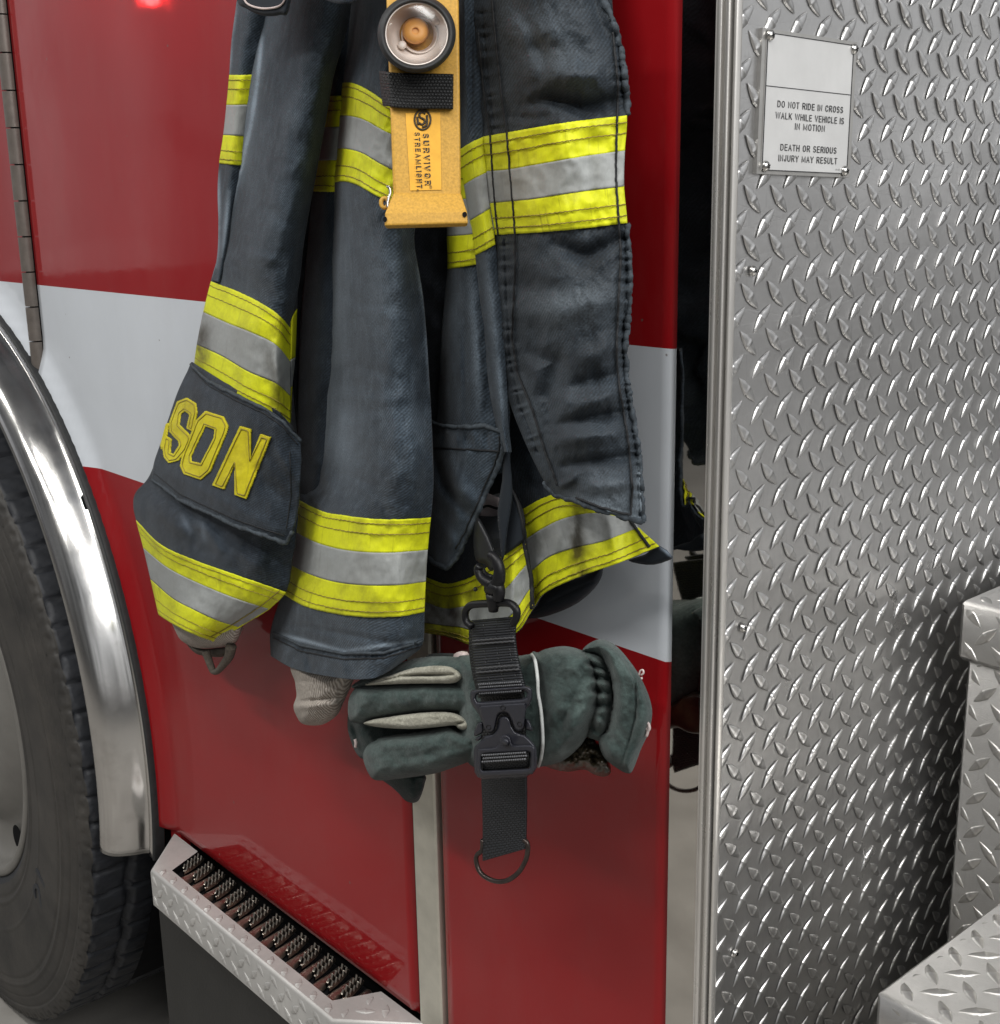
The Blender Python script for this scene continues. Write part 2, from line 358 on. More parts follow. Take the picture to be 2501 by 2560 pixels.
GREEN = suede('green_grey_suede', (.023, .037, .035), (.056, .079, .074), (.094, .124, .117))
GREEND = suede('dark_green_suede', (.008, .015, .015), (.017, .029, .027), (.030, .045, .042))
PALE = suede('pale_grey_suede', (.19, .18, .145), (.34, .33, .27), (.46, .45, .38))
def webmat(name, px, py, rib, col=(.003, .0035, .0045), hi=(.019, .021, .025)):
    m, nt, b, L = mat(name); uv = N(nt, 'ShaderNodeTexCoord').outputs['UV']
    br = N(nt, 'ShaderNodeTexBrick', offset=.5, i_Scale=1.0, i_Mortar_Size=rib, i_Mortar_Smooth=1.0)
    br.inputs['Brick Width'].default_value = px; br.inputs['Row Height'].default_value = py; L(uv, br.inputs['Vector'])
    inv = ramp(nt, br.outputs['Fac'], [(0, (1,)*3), (1, (0,)*3)])
    L(mixc(nt, inv, col, hi), b.inputs['Base Color']); b.inputs['Roughness'].default_value = .5; b.inputs['Specular IOR Level'].default_value = .4
    L(bump(nt, inv, .0012, .9), b.inputs['Normal']); return m
WEBRIB = webmat('ribbed_black_webbing', .02, .0022, .0007); WEBDOT = webmat('dotted_black_webbing', .0030, .0022, .0006)
WEBFLAT = webmat('flat_black_webbing', .0026, .0024, .0008, (.005, .0055, .006), (.020, .021, .022))
def knitmat():
    m, nt, b, L = mat('beige_ribbed_knit'); uv = N(nt, 'ShaderNodeTexCoord').outputs['Object']
    w = N(nt, 'ShaderNodeTexWave', wave_type='BANDS', bands_direction='X', i_Scale=70, i_Distortion=.15, i_Detail=1); L(uv, w.inputs['Vector'])
    n = noise(nt, uv, 260, 4, .7)
    c = ramp(nt, w.outputs['Fac'], [(0, (.24, .205, .175)), (1, (.50, .455, .405))])
    L(mixc(nt, .8, c, ramp(nt, n, [(.3, (.7,)*3), (.7, (1.3,)*3)]), 'MULTIPLY'), b.inputs['Base Color']); b.inputs['Roughness'].default_value = .95
    L(bump(nt, n, .001, .5, bump(nt, w.outputs['Fac'], .002, .6)), b.inputs['Normal']); return m
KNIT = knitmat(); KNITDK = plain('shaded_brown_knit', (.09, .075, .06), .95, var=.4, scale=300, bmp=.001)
GOLD = plain('scuffed_amber_plastic', (.52, .29, .045), .5, 0, .35, .2, 520, .0004)
GOLDS = plain('smooth_amber_plastic', (.74, .39, .045), .45, 0, .25, .12, 60)
GOLDK = plain('dark_rubbed_lettering', (.030, .018, .006), .6)
REFL = plain('lamp_reflector', (.84, .76, .70), .42, .0, .5, .05); AMBER = plain('amber_lamp_dome', (.72, .33, .07), .5, 0, .6, .1)
def glassmat():
    m, nt, b, L = mat('clear_lens'); nt.nodes.remove(b); o = nt.nodes['Material Output']
    t = N(nt, 'ShaderNodeBsdfTransparent'); g = N(nt, 'ShaderNodeBsdfGlossy', i_Roughness=.12); fr = N(nt, 'ShaderNodeFresnel', i_IOR=1.5)
    mx = N(nt, 'ShaderNodeMixShader'); L(fr.outputs[0], mx.inputs[0]); L(t.outputs[0], mx.inputs[1]); L(g.outputs[0], mx.inputs[2]); L(mx.outputs[0], o.inputs[0]); return m
LENS = glassmat()
SIGNM = plain('white_enamelled_sign_face', (.64, .64, .635), .32, .1, .5, .06, 25)
SIGNB = plain('sign_bare_metal_rim', (.50, .49, .47), .32, .8, .5, .1, 60)
INK = plain('black_sign_ink', (.025, .025, .028), .5)
# ================================================================== SETTING
g = MB().box((-30, -25, -.2), (20, 14, 0)); fo = g.make('floor', FLOOR, smooth=False); fo['kind'] = 'structure'
# ================================================================== FIRE TRUCK
TR = empty('fire_truck', (-1.5, 1.6, 0), 'red fire truck side with white stripe and polished wheel arch, behind the hanging coat', 'fire truck')
ZT, ZB = zz(-.123), zz(-.3945); ZDB = zz(-.954); ZTOP = zz(1.1)
AC, AR = (-2.45, zz(-.86)), .735                      # wheel arch centre, radius
def sheet(name, x0, x1, zlo, ztop, parent, label=None, arch=False, lip=True, y=WY, step=.012):
    """painted body panel : red / white stripe / red, bent over at its edges, cut round the wheel arch"""
    xs = [x0]+list(np.arange(x0+.006, x1-.006, step))+[x1-.006, x1]
    zs = sorted(set([round(a, 4) for a in list(np.arange(zlo, ztop, step*1.6))+[zlo, zlo+.006, ztop, ZT, ZB]]))
    zs = [z for k, z in enumerate(zs) if k == 0 or z-zs[k-1] > .0015 or z in (ZT, ZB)]
    X, Z = np.meshgrid(xs, zs); Y = np.full(X.shape, y)
    if lip: Y = Y+.007*((X <= x0+1e-6)|(X >= x1-1e-6)|(Z <= zlo+1e-6))
    keep = np.ones(X.shape, bool)
    if arch:
        dx, dz = X-AC[0], Z-AC[1]; r = np.hypot(dx, dz); th = np.arctan2(dz, dx)
        near = (r < AR) & (r > AR-.02); X = np.where(near, AC[0]+AR*np.cos(th), X); Z = np.where(near, AC[1]+AR*np.sin(th), Z)
        keep = (r > AR-.02)
        f = np.clip(1-(np.maximum(r, AR)-AR)/.05, 0, 1); Y = Y-.016*f*f*(3-2*f)
        keep |= Z > AC[1]+AR+.05
    F = gridfaces(*X.shape); k = keep.ravel()[F].all(1); F = F[k]
    zc = Z.ravel()[F].mean(1); mi = ((zc < ZT) & (zc > ZB)).astype(int)
    return mk(name, np.stack([X, Y, Z], -1), F, [RED, WHT], mi, True, parent, label=label)
door = sheet('cab_door', -2.008, -1.066, ZDB, ZTOP, TR, arch=True, label='large red door panel with white stripe beside the hinge')
sheet('front_panel', -3.4, -2.030, zz(-.9), ZTOP, TR, arch=True, label='red panel with white stripe left of the hinge')
sheet('rear_panel', -1.008, -.674, zz(-1.45), ZTOP, TR, label='narrow red panel with white stripe beside the mirror-like steel strip')
p = MB().box((-1.055, .778, zz(-1.45)), (-1.0125, .80, ZTOP), 0, .002); p.make('door_pillar', PILLAR, TR, smooth=False)
p = MB().box((-1.075, .792, zz(-1.4)), (-1.000, .83, ZTOP)).box((-2.04, .795, zz(-.9)), (-1.99, .83, ZTOP)); p.make('door_gap', BLACK, TR, smooth=False)
p = MB().box((-.6725, .7795, zz(-1.45)), (-.6345, .80, ZTOP)); p.make('corner_strip', MIRROR, TR, smooth=False)
# corner moulding: grooved aluminium extrusion on the edge of the truck
def extrude(prof, z0, z1):
    V = [(x, y, z) for z in (z0, z1) for x, y in prof]; n = len(prof)
    return V, [(i, i+1, n+i+1, n+i) for i in range(n-1)]
pr = [(-.636, .795), (-.636, .776), (-.6345, .7745), (-.6325, .7738), (-.6305, .7745), (-.6300, .7775), (-.6290, .7785), (-.6275, .7785), (-.6265, .7750), (-.6250, .7742), (-.6232, .7748), (-.6226, .780), (-.6215, .7825), (-.6205, .7825), (-.6203, .7772), (-.6190, .7762), (-.6176, .7772), (-.6172, .781), (-.6185, .784)]
cmo = MB().add(*extrude(smooth_line(pr, 4), zz(-1.45), ZTOP)); cmo.make('corner_moulding', ALU, TR)
# hinge : knuckles
h = MB(); z = zz(-.266)
for i in range(30):
    a = np.linspace(-.3, math.pi+.3, 12); z1 = z+.0525
    V = [(-2.018+.0125*math.cos(t), .776-.012*math.sin(t), q) for q in (z, z1) for t in a]
    h.add(V, [(k, k+1, 13+k, 12+k) for k in range(11)] + [tuple(range(12)), tuple(range(12, 24))]); z = z1+.0022
h.box((-2.027, .774, zz(-.266)), (-2.009, .79, ZTOP), 1)
h.make('door_hinge', [HINGE, BLACK], TR, smooth='auto')
MB().box((-2.022, .775, zz(-.30)), (-2.0145, .790, zz(-.2665)), 0, .001).make('hinge_gap_seal', RED, TR, smooth=False)
# chrome arch trim
def ring(prof, a0, a1, n, c=AC):
    th = np.radians(np.linspace(a0, a1, n)); P = np.array(prof)
    V = np.stack([c[0]+P[None, :, 0]*np.cos(th)[:, None], np.broadcast_to(P[None, :, 1], (n, len(P))), c[1]+P[None, :, 0]*np.sin(th)[:, None]], -1)
    return V
apr = smooth_line([(.742, .781), (.740, .764), (.732, .760), (.727, .764), (.722, .757), (.716, .738), (.705, .715), (.690, .703), (.676, .703), (.664, .712), (.657, .728), (.655, .75)], 5)
tr = MB().grid(ring(apr, -11.5, 120, 140)); tr.make('wheel_arch_trim', CHROME, TR, solid=.002)
gk = MB().grid(ring(smooth_line([(.748, .776), (.7485, .760), (.745, .7575), (.7415, .760), (.741, .776)], 3), -11.5, 120, 120)); gk.make('arch_gasket', RUBBERBLK, TR)
ts = MB(); ts.grid(ring([(.7315, .7625), (.7290, .7590), (.7225, .7560), (.7160, .7370)], 33.6, 35.4, 4)); ts.make('arch_trim_joint', BLACK, TR)
# wheel well liner, with black panels added to darken the underside
ww = MB(); V = ring([(.72, .775), (.72, 1.45)], -40, 215, 60); ww.grid(V)
ww.box((-3.3, 1.45, 0.08), (-1.60, 1.47, 2.4)); ww.box((-1.60, .84, .0), (-.66, .86, ZDB+.03)); ww.box((-1.83, .90, .0), (-1.585, .93, .75)); ww.box((-3.3, 1.03, .0), (-1.7, 1.06, .5)); ww.make('wheel_well_with_shade_panels', BLACK, TR, smooth=False)
fl = MB(); q0 = at(397, 2285, .735); fl.box((q0[0], .735, .07), (q0[0]+.62, .747, ZDB-.05), 0, .002); fl.make('mud_flap', FLAP, TR, smooth=False)
q1 = at(375, 2050, .80)
MB().box((-1.700, .782, zz(-1.02)), (-1.669, .80, zz(-.86)), 0, .002).make('arch_corner_plate', RED, TR, smooth=False)
# wheel
WC = (-2.45, zz(-.94)); wroot = bpy.data.objects.new('wheel', None); COL.objects.link(wroot); wroot.location = Vector((WC[0], .85, WC[1]))-TR.location; wroot.parent = TR
def tyre():
    n = 900; th = np.linspace(math.radians(-180), math.radians(180), n)
    sp = smooth_line([(.715, .350), (.704, .362), (.695, .385), (.688, .43), (.682, .48), (.680, .53), (.6815, .57), (.687, .598), (.6895, .606), (.6885, .612), (.693, .628), (.699, .634)], 16)
    for r0_, w_, h_ in ((.395, .004, -.002), (.405, .003, .002), (.455, .003, .0016), (.548, .0025, -.0018), (.560, .0035, .0022), (.585, .002, -.0015)): sp[:, 0] -= h_*np.exp(-((sp[:, 1]-r0_)/w_)**2)
    ty = np.concatenate([[.7005], np.arange(.706, 1.0, .006)]); V = []
    rr = np.concatenate([sp[:, 1], np.full(len(ty), .638)]); yy = np.concatenate([sp[:, 0], ty])
    T, R_ = np.meshgrid(th, rr, indexing='ij'); _, Yg = np.meshgrid(th, yy, indexing='ij')
    # ribs, sinuous grooves and block gaps cut into the tread; scallops on the shoulder
    ar = T*.638; rib = (Yg-.700)/.068; kk = np.floor(rib)
    gx = ar+.0016*np.sin(rib*6.0)+.006*kk
    gap = np.exp(-((np.mod(gx, .047)-.0235)/.0022)**2)*.011
    cg = np.exp(-((np.mod(Yg-.700+.003*np.sin(ar*70), .068)-.062)/.0042)**2)*.015
    on = (Yg > .7002) & (R_ > .63); sipe = np.exp(-((np.mod(ar+.1*Yg, .0078)-.0039)/.0008)**2)*.0016
    R_ = R_-np.where(on, np.maximum(gap, cg)+sipe, 0)
    sh = (R_ > .612) & (Yg < .7005); R_ = R_-np.where(sh, gap*.45, 0)
    dim = np.clip(1-((R_-.626)/.007)**2, 0, 1)*(np.mod(ar, .047) < .012)*(Yg < .70); Yg = Yg+dim*.0025
    V = np.stack([WC[0]+R_*np.cos(T), Yg, WC[1]+R_*np.sin(T)], -1)
    F = gridfaces(*V.shape[:2]); rc = R_.ravel()[F].mean(1); yc = Yg.ravel()[F].mean(1)
    o = mk('tyre', V, F, [TYRE, TREADRUB], ((yc > .700)).astype(int), True, wroot)
    return o
TY = tyre()
def rim():
    m = MB(); prof = smooth_line([(.352, .722), (.357, .706), (.351, .701), (.341, .703), (.334, .716), (.326, .738), (.30, .75), (.265, .752), (.23, .735), (.19, .72), (.12, .715), (.0, .715)], 5)
    m.grid(ring(prof, -180, 180, 160, WC)); o = m.make('rim', RIM, wroot)
    for k in range(10):
        hm = MB()
        a = math.radians(k*36+10.5); c = np.array([WC[0]+.298*math.cos(a), .7465, WC[1]+.298*math.sin(a)])
        hm.add([c+.028*np.array([math.cos(t), 0, math.sin(t)])*(1 if 1 else 1) for t in np.linspace(0, 2*math.pi, 24, endpoint=False)], [tuple(range(24))])
        hm.make('rim_hand_hole', BLACK, wroot)
rim()
# raised sidewall lettering (only its last letters are in view)
def text_mesh(body, size, depth=0., xs=1., bold=0, space=1.0, align='LEFT', line=1.0):
    cu = bpy.data.curves.new('t', 'FONT'); cu.body = body; cu.size = size; cu.extrude = depth; cu.align_x = align; cu.offset = bold; cu.space_character = space; cu.space_line = line
    cu.resolution_u = 3
    o = bpy.data.objects.new('t', cu); COL.objects.link(o); dg = bpy.context.evaluated_depsgraph_get()
    me = bpy.data.meshes.new_from_object(o.evaluated_get(dg)); V = np.array([v.co[:] for v in me.vertices]); F = [tuple(p.vertices) for p in me.polygons]
    bpy.data.objects.remove(o); bpy.data.curves.remove(cu); bpy.data.meshes.remove(me); V[:, 0] *= xs; return V, F
V, F = text_mesh('ST', .085, .0015); a = V[:, 0]/.44+math.radians(198+14)
a = math.radians(-33)+V[:, 0]/.44; r = .475-V[:, 1]*-1-.02
MB().add(np.stack([WC[0]+r*np.cos(a), .6825-V[:, 2], WC[1]+r*np.sin(a)], -1), F).make('raised_lettering', TREADRUB, TY, smooth=False)
# ---- diamond tread plate
def lozenges(m, org, ax, ay, nx, nz, px=.0334, pz=.037, L_=.0305, Wd=.0092, H=.0016, x0=.008, z0=0., clip=None, jit=.0, mi=0, keep=None, tilt=0):
    """raised tread lozenges on the plane org + s*ax + t*ay, alternately leaning left and right"""
    org, ax, ay = (np.asarray(q, float) for q in (org, ax, ay)); nn = np.cross(ax, ay)
    ts_ = np.array([-1, -.84, -.66, -.46, -.26, -.09, -.05, .05, .09, .26, .5, .76, 1.])
    for i in range(-1, nx):
        for j in range(-1, nz):
            for kd in (0, 1):
                s = x0+(i+.5*kd)*px; t = z0+(j+.5*kd)*pz
                if keep and not keep(s, t): continue
                an = math.radians(45 if kd else 135)+rng.normal(0, .012); c, sn = math.cos(an), math.sin(an)
                V = []
                hh = H*rng.uniform(.86, 1.1)
                for q in ts_:
                    w = Wd*.5*(1-abs(q)**1.75)+.0002; hq = hh*(1-abs(q)**3.2)
                    if abs(q) < .07: hq *= 1.2; w *= 1.06
                    for e, hz in ((-1, -.0001), (-.80, .66), (-.70, .80), (0, 1.0), (.70, .80), (.80, .66), (1, -.0001)):
                        a_ = q*L_*.5; b_ = e*w
                        V.append((s+c*a_-sn*b_, t+sn*a_+c*b_, hq*hz if hz > 0 else -.0002))
                V = np.array(V)
                if clip is not None:
                    off_ = np.maximum.reduce([clip[0]+.0006-V[:, 0], V[:, 0]-clip[1]+.0006, clip[2]+.0006-V[:, 1], V[:, 1]-clip[3]+.0006]); V[:, 2] *= np.clip(1-(off_+.0025)/.0025, 0, 1); V[:, 2] -= .0002*(off_ > -.0025)
                    V[:, 0] = np.clip(V[:, 0], clip[0]+.0006, clip[1]-.0006); V[:, 1] = np.clip(V[:, 1], clip[2]+.0006, clip[3]-.0006)
                P = org+V[:, :1]*ax+V[:, 1:2]*ay+V[:, 2:3]*nn
                m.add(P, gridfaces(13, 7), mi)
def plate_grid(m, org, ax, ay, w, h, n, wob=.0012, mi=0, seed=3):
    org, ax, ay = (np.asarray(q, float) for q in (org, ax, ay)); nn = np.cross(ax, ay)
    S, T = np.meshgrid(np.linspace(0, w, n), np.linspace(0, h, n)); D = wob*fbm(S*7, T*7, seed)-abs(wob)*.8
    m.grid(org+S[..., None]*ax+T[..., None]*ay+D[..., None]*nn, mi)
tw = MB(); org = (CX, .7795, zz(-1.3)); Wp, Hp = 1.15, 2.0
plate_grid(tw, org, (0, 1, 0), (0, 0, 1), Wp, Hp, 60)
# lattice phase from the picture: a right-leaning-away lozenge at y=.8047, z=-.0052
lozenges(tw, org, (0, 1, 0), (0, 0, 1), 36, 55, x0=.8047-.7795, z0=(1.3-.0055) % .037+0*.037, clip=(0, Wp, 0, Hp))
tw.make('tread_plate_wall', TREAD, TR)
def screw(m, c, n, r=.0042):
    c = np.asarray(c, float); n = np.asarray(n, float); a = np.cross(n, (0, 0, 1.)); a /= np.linalg.norm(a); b = np.cross(n, a)
    R_ = [(1, 0), (.98, .25), (.8, .55), (.5, .75), (.2, .8)]; V = []
    for q, h_ in R_:
        for t in np.linspace(0, 2*math.pi, 16, endpoint=False): V.append(c+r*(q*(math.cos(t)*a+math.sin(t)*b)+h_*n))
    F = [(i*16+k, i*16+(k+1) % 16, (i+1)*16+(k+1) % 16, (i+1)*16+k) for i in range(4) for k in range(16)]+[tuple(range(64, 80))]
    m.add(V, F, 0)
    for t in (.4, .4+math.pi/2):
        d = math.cos(t)*a+math.sin(t)*b; e = np.cross(n, d); P = [c+r*(.5*s1*d+.09*s2*e+.84*n) for s1, s2 in ((-1, -1), (1, -1), (1, 1), (-1, 1))]
        m.add(P, [(0, 1, 2, 3)], 1)
def _arc(cx_, cy_, rx, ry, a0, a1, n=9): return [(cx_+rx*math.cos(math.radians(a)), cy_+ry*math.sin(math.radians(a))) for a in np.linspace(a0, a1, n)]
_ring = _arc(.5, .62, .44, .38, 0, 180)+_arc(.5, .38, .44, .38, 180, 360)
GLY = {'A': [[(0, 0), (.5, 1), (1, 0)], [(.2, .33), (.8, .33)]], 'C': [_arc(.52, .64, .42, .36, 12, 180)+_arc(.52, .36, .42, .36, 180, 348)], 'D': [[(.06, 0), (.06, 1), (.45, 1)]+_arc(.45, .62, .47, .38, 90, 0)+_arc(.45, .38, .47, .38, 0, -90)+[(.06, 0)]],
    'E': [[(.95, 1), (.08, 1), (.08, 0), (.97, 0)], [(.08, .52), (.88, .52)]], 'G': [_arc(.52, .64, .42, .36, 15, 180)+_arc(.52, .36, .42, .36, 180, 360)+[(.94, .48), (.56, .48)]], 'H': [[(.06, 0), (.06, 1)], [(.94, 0), (.94, 1)], [(.06, .52), (.94, .52)]],
    'I': [[(.5, 0), (.5, 1)]], 'J': [[(.85, 1), (.85, .3)]+_arc(.46, .28, .39, .28, 0, -180)], 'K': [[(.06, 0), (.06, 1)], [(.95, 1), (.08, .40)], [(.34, .6), (.98, 0)]], 'L': [[(.08, 1), (.08, 0), (.95, 0)]],
    'M': [[(.04, 0), (.04, 1), (.5, .12), (.96, 1), (.96, 0)]], 'N': [[(.06, 0), (.06, 1), (.94, 0), (.94, 1)]], 'O': [_ring+_ring[:1]], 'R': [[(.06, 0), (.06, 1), (.55, 1)]+_arc(.6, .75, .33, .25, 90, -90)+[(.06, .5)], [(.55, .5), (.95, 0)]],
    'S': [_arc(.5, .75, .41, .25, 25, 230, 10)+_arc(.5, .26, .43, .26, 60, -155, 10)], 'T': [[(0, 1), (1, 1)], [(.5, 1), (.5, 0)]], 'U': [[(.06, 1), (.06, .35)]+_arc(.5, .35, .44, .35, 180, 360)+[(.94, 1)]], 'V': [[(0, 1), (.5, 0), (1, 1)]],
    'W': [[(0, 1), (.24, 0), (.5, 1), (.76, 0), (1, 1)]], 'Y': [[(0, 1), (.5, .46), (1, 1)], [(.5, .46), (.5, 0)]], '-': [[(.2, .45), (.8, .45)]], '2': [_arc(.5, .72, .4, .28, 160, -30, 8)+[(.08, 0), (.95, 0)]], '7': [[(.05, 1), (.95, 1), (.4, 0)]], '3': [_arc(.45, .75, .4, .25, 150, -90, 9)+_arc(.45, .25, .45, .25, 90, -150, 9)]}
GW = {'I': .16, 'M': .92, 'W': 1.05, ' ': .36, '-': .4, 'J': .55, 'L': .62, 'E': .66, 'T': .66, 'S': .68}
def stroke_text(body, sw=.16, gap=.20, aspect=.70):
    """condensed sans capitals drawn as ribbons ; x in units of cap height, y 0..1"""
    V, F, x, z = [], [], 0., 0
    for ch in body:
        w = GW.get(ch, .74)*aspect/.74
        if ch in GLY:
            for st in GLY[ch]:
                P = np.array([(x+(a*(w-sw)+sw/2 if ch != 'I' else w/2), sw/2+b*(1-sw)) for a, b in st]); z += 1
                P = P[np.r_[True, np.hypot(*np.diff(P, axis=0).T) > 1e-4]]; cl = np.hypot(*(P[0]-P[-1])) < 1e-6 and len(P) > 3
                T = np.diff(P, axis=0); T /= np.linalg.norm(T, axis=1)[:, None]; Nn = np.stack([-T[:, 1], T[:, 0]], 1); M_ = np.zeros_like(P)
                for i in range(len(P)):
                    a = Nn[i-1] if i > 0 else (Nn[-1] if cl else Nn[0]); b = Nn[i] if i < len(Nn) else (Nn[0] if cl else Nn[-1]); m = a+b; m /= np.linalg.norm(m)+1e-9; M_[i] = m/max(.55, m@a)
                if not cl: P[0] -= T[0]*sw*.5; P[-1] += T[-1]*sw*.5
                k = len(V)
                for p, q in zip(P, M_): V += [(p[0]+q[0]*sw/2, p[1]+q[1]*sw/2, z*1e-5), (p[0]-q[0]*sw/2, p[1]-q[1]*sw/2, z*1e-5)]
                F += [(k+2*i, k+2*i+1, k+2*i+3, k+2*i+2) for i in range(len(P)-1)]
        x += w+gap*aspect
    return np.array(V), F
def onwall(u, v, x=CX):
    d = rays(u, v); return ORG+d*(x/d[0])
for (u, v) in ((1881, 677), (1856, 1569), (1836, 2382)):
    m = MB(); screw(m, onwall(u, v)+np.array([.0005, 0, 0]), (1, 0, 0)); m.make('plate_screw', [STEELPIN, BLACK], TR)
# ---- step boxes on the tread plate wall
GAPX = CX+.036
def boxat(name, y0, z0, z1, lidh, over, label, xw=.75, yw=.6, X0=GAPX):
    m = MB()
    zb = z1-lidh
    m.box((X0+over, y0+over, z0), (X0+over+xw, y0+over+yw, zb), 0, .003)
    # rounded lid
    prof = smooth_line([(0, zb), (0, zb+.01), (0, z1-.012), (.003, z1-.003), (.012, z1)], 4)
    m.box((X0, y0, zb), (X0+xw, y0+yw, z1), 0, .0045)
    def keepf(s, t): return s > -.02 and t > -.02
    # south face, west face, top : lozenges
    lozenges(m, (X0, y0, zb), (1, 0, 0), (0, 0, 1), 14, 3, x0=.012, z0=.012, clip=(.006, xw, .003, lidh-.007))
    lozenges(m, (X0+over, y0+over, z0), (1, 0, 0), (0, 0, 1), 14, int((zb-z0)/.037)+1, x0=.004, z0=.016, clip=(.004, xw, .002, zb-z0))
    lozenges(m, (X0, y0, z1), (1, 0, 0), (0, 1, 0), 14, int(yw/.037)+1, x0=.018, z0=.016, clip=(.008, xw, .008, yw))
    return m.make(name, TREADW, TR, smooth='auto', label=label)
b1 = onwall(2402, 1500, GAPX); b1b = onwall(2388, 1650, GAPX); b1c = onwall(2380, 2340, GAPX+.008)
b2 = onwall(2190, 2478, -.47)
print('BOX', b1, b1b, b1c, b2)
boxat('step_box', b1[1], b2[2]-.45, b1[2], b1[2]-b1b[2], .008, 'upper tread plate step box with overhanging lid, at the right edge')
boxat('step_box', b2[1], .25, b2[2], .05, .002, 'lower tread plate step box, at the bottom right corner', .8, 1.1, -.47)
# ---- running board with serrated grip
RY0, RY1 = .701, .777; RX0, RX1 = -1.604, -1.128
def running_board():
    zt = ZDB; hh = .058; m = MB()
    out = [(-1.684, .779), (RX0, RY0), (RX1, RY0), (-1.045, .779)]
    bev = .004
    inn = [(-1.678, .779), (RX0+.002, RY0+bev), (RX1-.002, RY0+bev), (-1.050, .779)]
    top = [(x, y, zt) for x, y in inn]; e1 = [(x, y, zt-bev*.3) for x, y in [(-1.681, .779), (RX0+.0005, RY0+bev*.3), (RX1-.0005, RY0+bev*.3), (-1.047, .779)]]
    e2 = [(x, y, zt-bev) for x, y in out]; bot = [(x, y, zt-hh) for x, y in out]
    V = top+e1+e2+bot; F = []
    for a in range(3):
        for k in range(3): F.append((a*4+k, a*4+k+1, (a+1)*4+k+1, (a+1)*4+k))
    # top with a slot cut out
    sx0, sx1, sy0, sy1 = -1.592, -1.148, .7235, .7785
    n0 = len(V); V += [(sx0-.012, sy1, zt), (sx0+.012, sy0, zt), (sx1-.012, sy0, zt), (sx1+.014, sy1, zt)]
    F += [(0, 1, n0+1, n0), (1, 2, n0+2, n0+1), (2, 3, n0+3, n0+2)]
    m.add(V, F, 0)
    # dark floor of the slot
    m.add([(sx0-.012, sy1, zt-.012), (sx0+.012, sy0, zt-.012), (sx1-.012, sy0, zt-.012), (sx1+.014, sy1, zt-.012),
           (sx0-.012, sy1, zt), (sx0+.012, sy0, zt), (sx1-.012, sy0, zt), (sx1+.014, sy1, zt)], [(0, 1, 2, 3), (0, 4, 5, 1), (1, 5, 6, 2), (2, 6, 7, 3)], 1)
    # lozenges on the face, top lip and end
    lozenges(m, (RX0, RY0, zt-hh), (1, 0, 0), (0, 0, 1), 15, 2, x0=.008, z0=.010, clip=(.002, RX1-RX0, .002, hh-.006), L_=.028)
    lozenges(m, (RX0, RY0, zt), (1, 0, 0), (0, 1, 0), 15, 1, x0=.020, z0=.010, clip=(.012, RX1-RX0-.006, .004, .021), L_=.024)
    lozenges(m, (RX1, RY0, zt), (1, 0, 0), (0, 1, 0), 2, 2, x0=-.004, z0=.022, clip=(-.006, .05, .012, .072), L_=.026, keep=lambda s, t: s < t*.9)
    ob = m.make('running_board', [TREADR, BLACK], TR, smooth='auto')
    # louvred grip rows, each two serrated crests
    g = MB(); nr = 14; dx = (sx1-sx0)/nr
    for k in range(nr):
        xb = sx0+.006+k*dx
        # sloping scoop between rows
        S = np.linspace(0, 1, 7); T = np.linspace(0, 1, 12); SS, TT = np.meshgrid(S, T, indexing='ij')
        yy = sy0+.0005+TT*(.052); xx = xb+dx*(.50+.14*TT+(.62-.16*TT)*SS)+.010*(1-TT)*0+(.5-TT)*.018
        zz_ = zt-.010+.0088*np.sin(SS*math.pi)**.7*(.35+.65*(1-TT)**.8)+.0012*fbm(xx*200, yy*200, 5)
        g.grid(np.stack([xx, yy, zz_], -1), 0)
        for cst in (.06, .36):
            n = 71; t = np.linspace(.30 if cst < .3 else .22, 1, n); saw = np.abs(((t-.16)*7.2) % 1-.5)*2
            yv = sy0+t*.052; xv = xb+dx*cst+(.5-t)*.018+.003*np.sin(t*3)
            top_ = zt-.001+.0072*(1-saw)**1.1*np.clip((t-t[0])*9+.1, 0, 1); low = np.full(n, zt-.011)
            for off in (0, .0022): pass
            md = np.full(n, zt-.0015)
            g.grid(np.stack([np.stack([xv, yv, low], -1), np.stack([xv, yv, md], -1)], 1), 1)  # lower crest walls black: shade of the slots put into the colour
            g.grid(np.stack([np.stack([xv, yv, md], -1), np.stack([xv+.0006, yv, np.maximum(top_, md)], -1), np.stack([xv+.0032, yv+.0006, np.maximum(top_, md)-.0004], -1), np.stack([xv+.0036, yv, md-.003], -1)], 1), 0)
    g.make('grip_strip', [metal('grimy_grip_metal', (.40, .36, .31), .34, dirt=.7, scale=120), BLACK], ob, smooth='auto')
running_board()
# ================================================================== WARNING SIGN screwed to the tread plate
sg = [onwall(*p, CX+.0026) for p in ((1907.6, 68.6), (2144, 105), (2125, 444), (1892, 434))]
SGN = empty('warning_sign', tuple(sg[3]), 'white metal sign of black capitals screwed to the diamond tread plate', 'sign')
def signq(s, t, n=0.0):
    a, b, c, d = sg; P = (a*(1-s)+b*s)*(1-t)+(d*(1-s)+c*s)*t; return P+np.array([n, 0, 0])
m = MB()
def slab(m, s0, t0, s1, t1, n0, n1, mi):
    V = [signq(s, t, n) for n in (n0, n1) for s, t in ((s0, t0), (s1, t0), (s1, t1), (s0, t1))]
    m.add(V, [(4, 5, 6, 7), (0, 1, 5, 4), (1, 2, 6, 5), (2, 3, 7, 6), (3, 0, 4, 7)], mi)
slab(m, 0, 0, 1, 1, -.0045, 0, 0); m.make('sign_plate', SIGNB, SGN, smooth=False)
m = MB(); slab(m, .042, .026, .958, .974, .0001, .0006, 0); m.make('sign_face', SIGNM, SGN, smooth=False)
ln = MB()
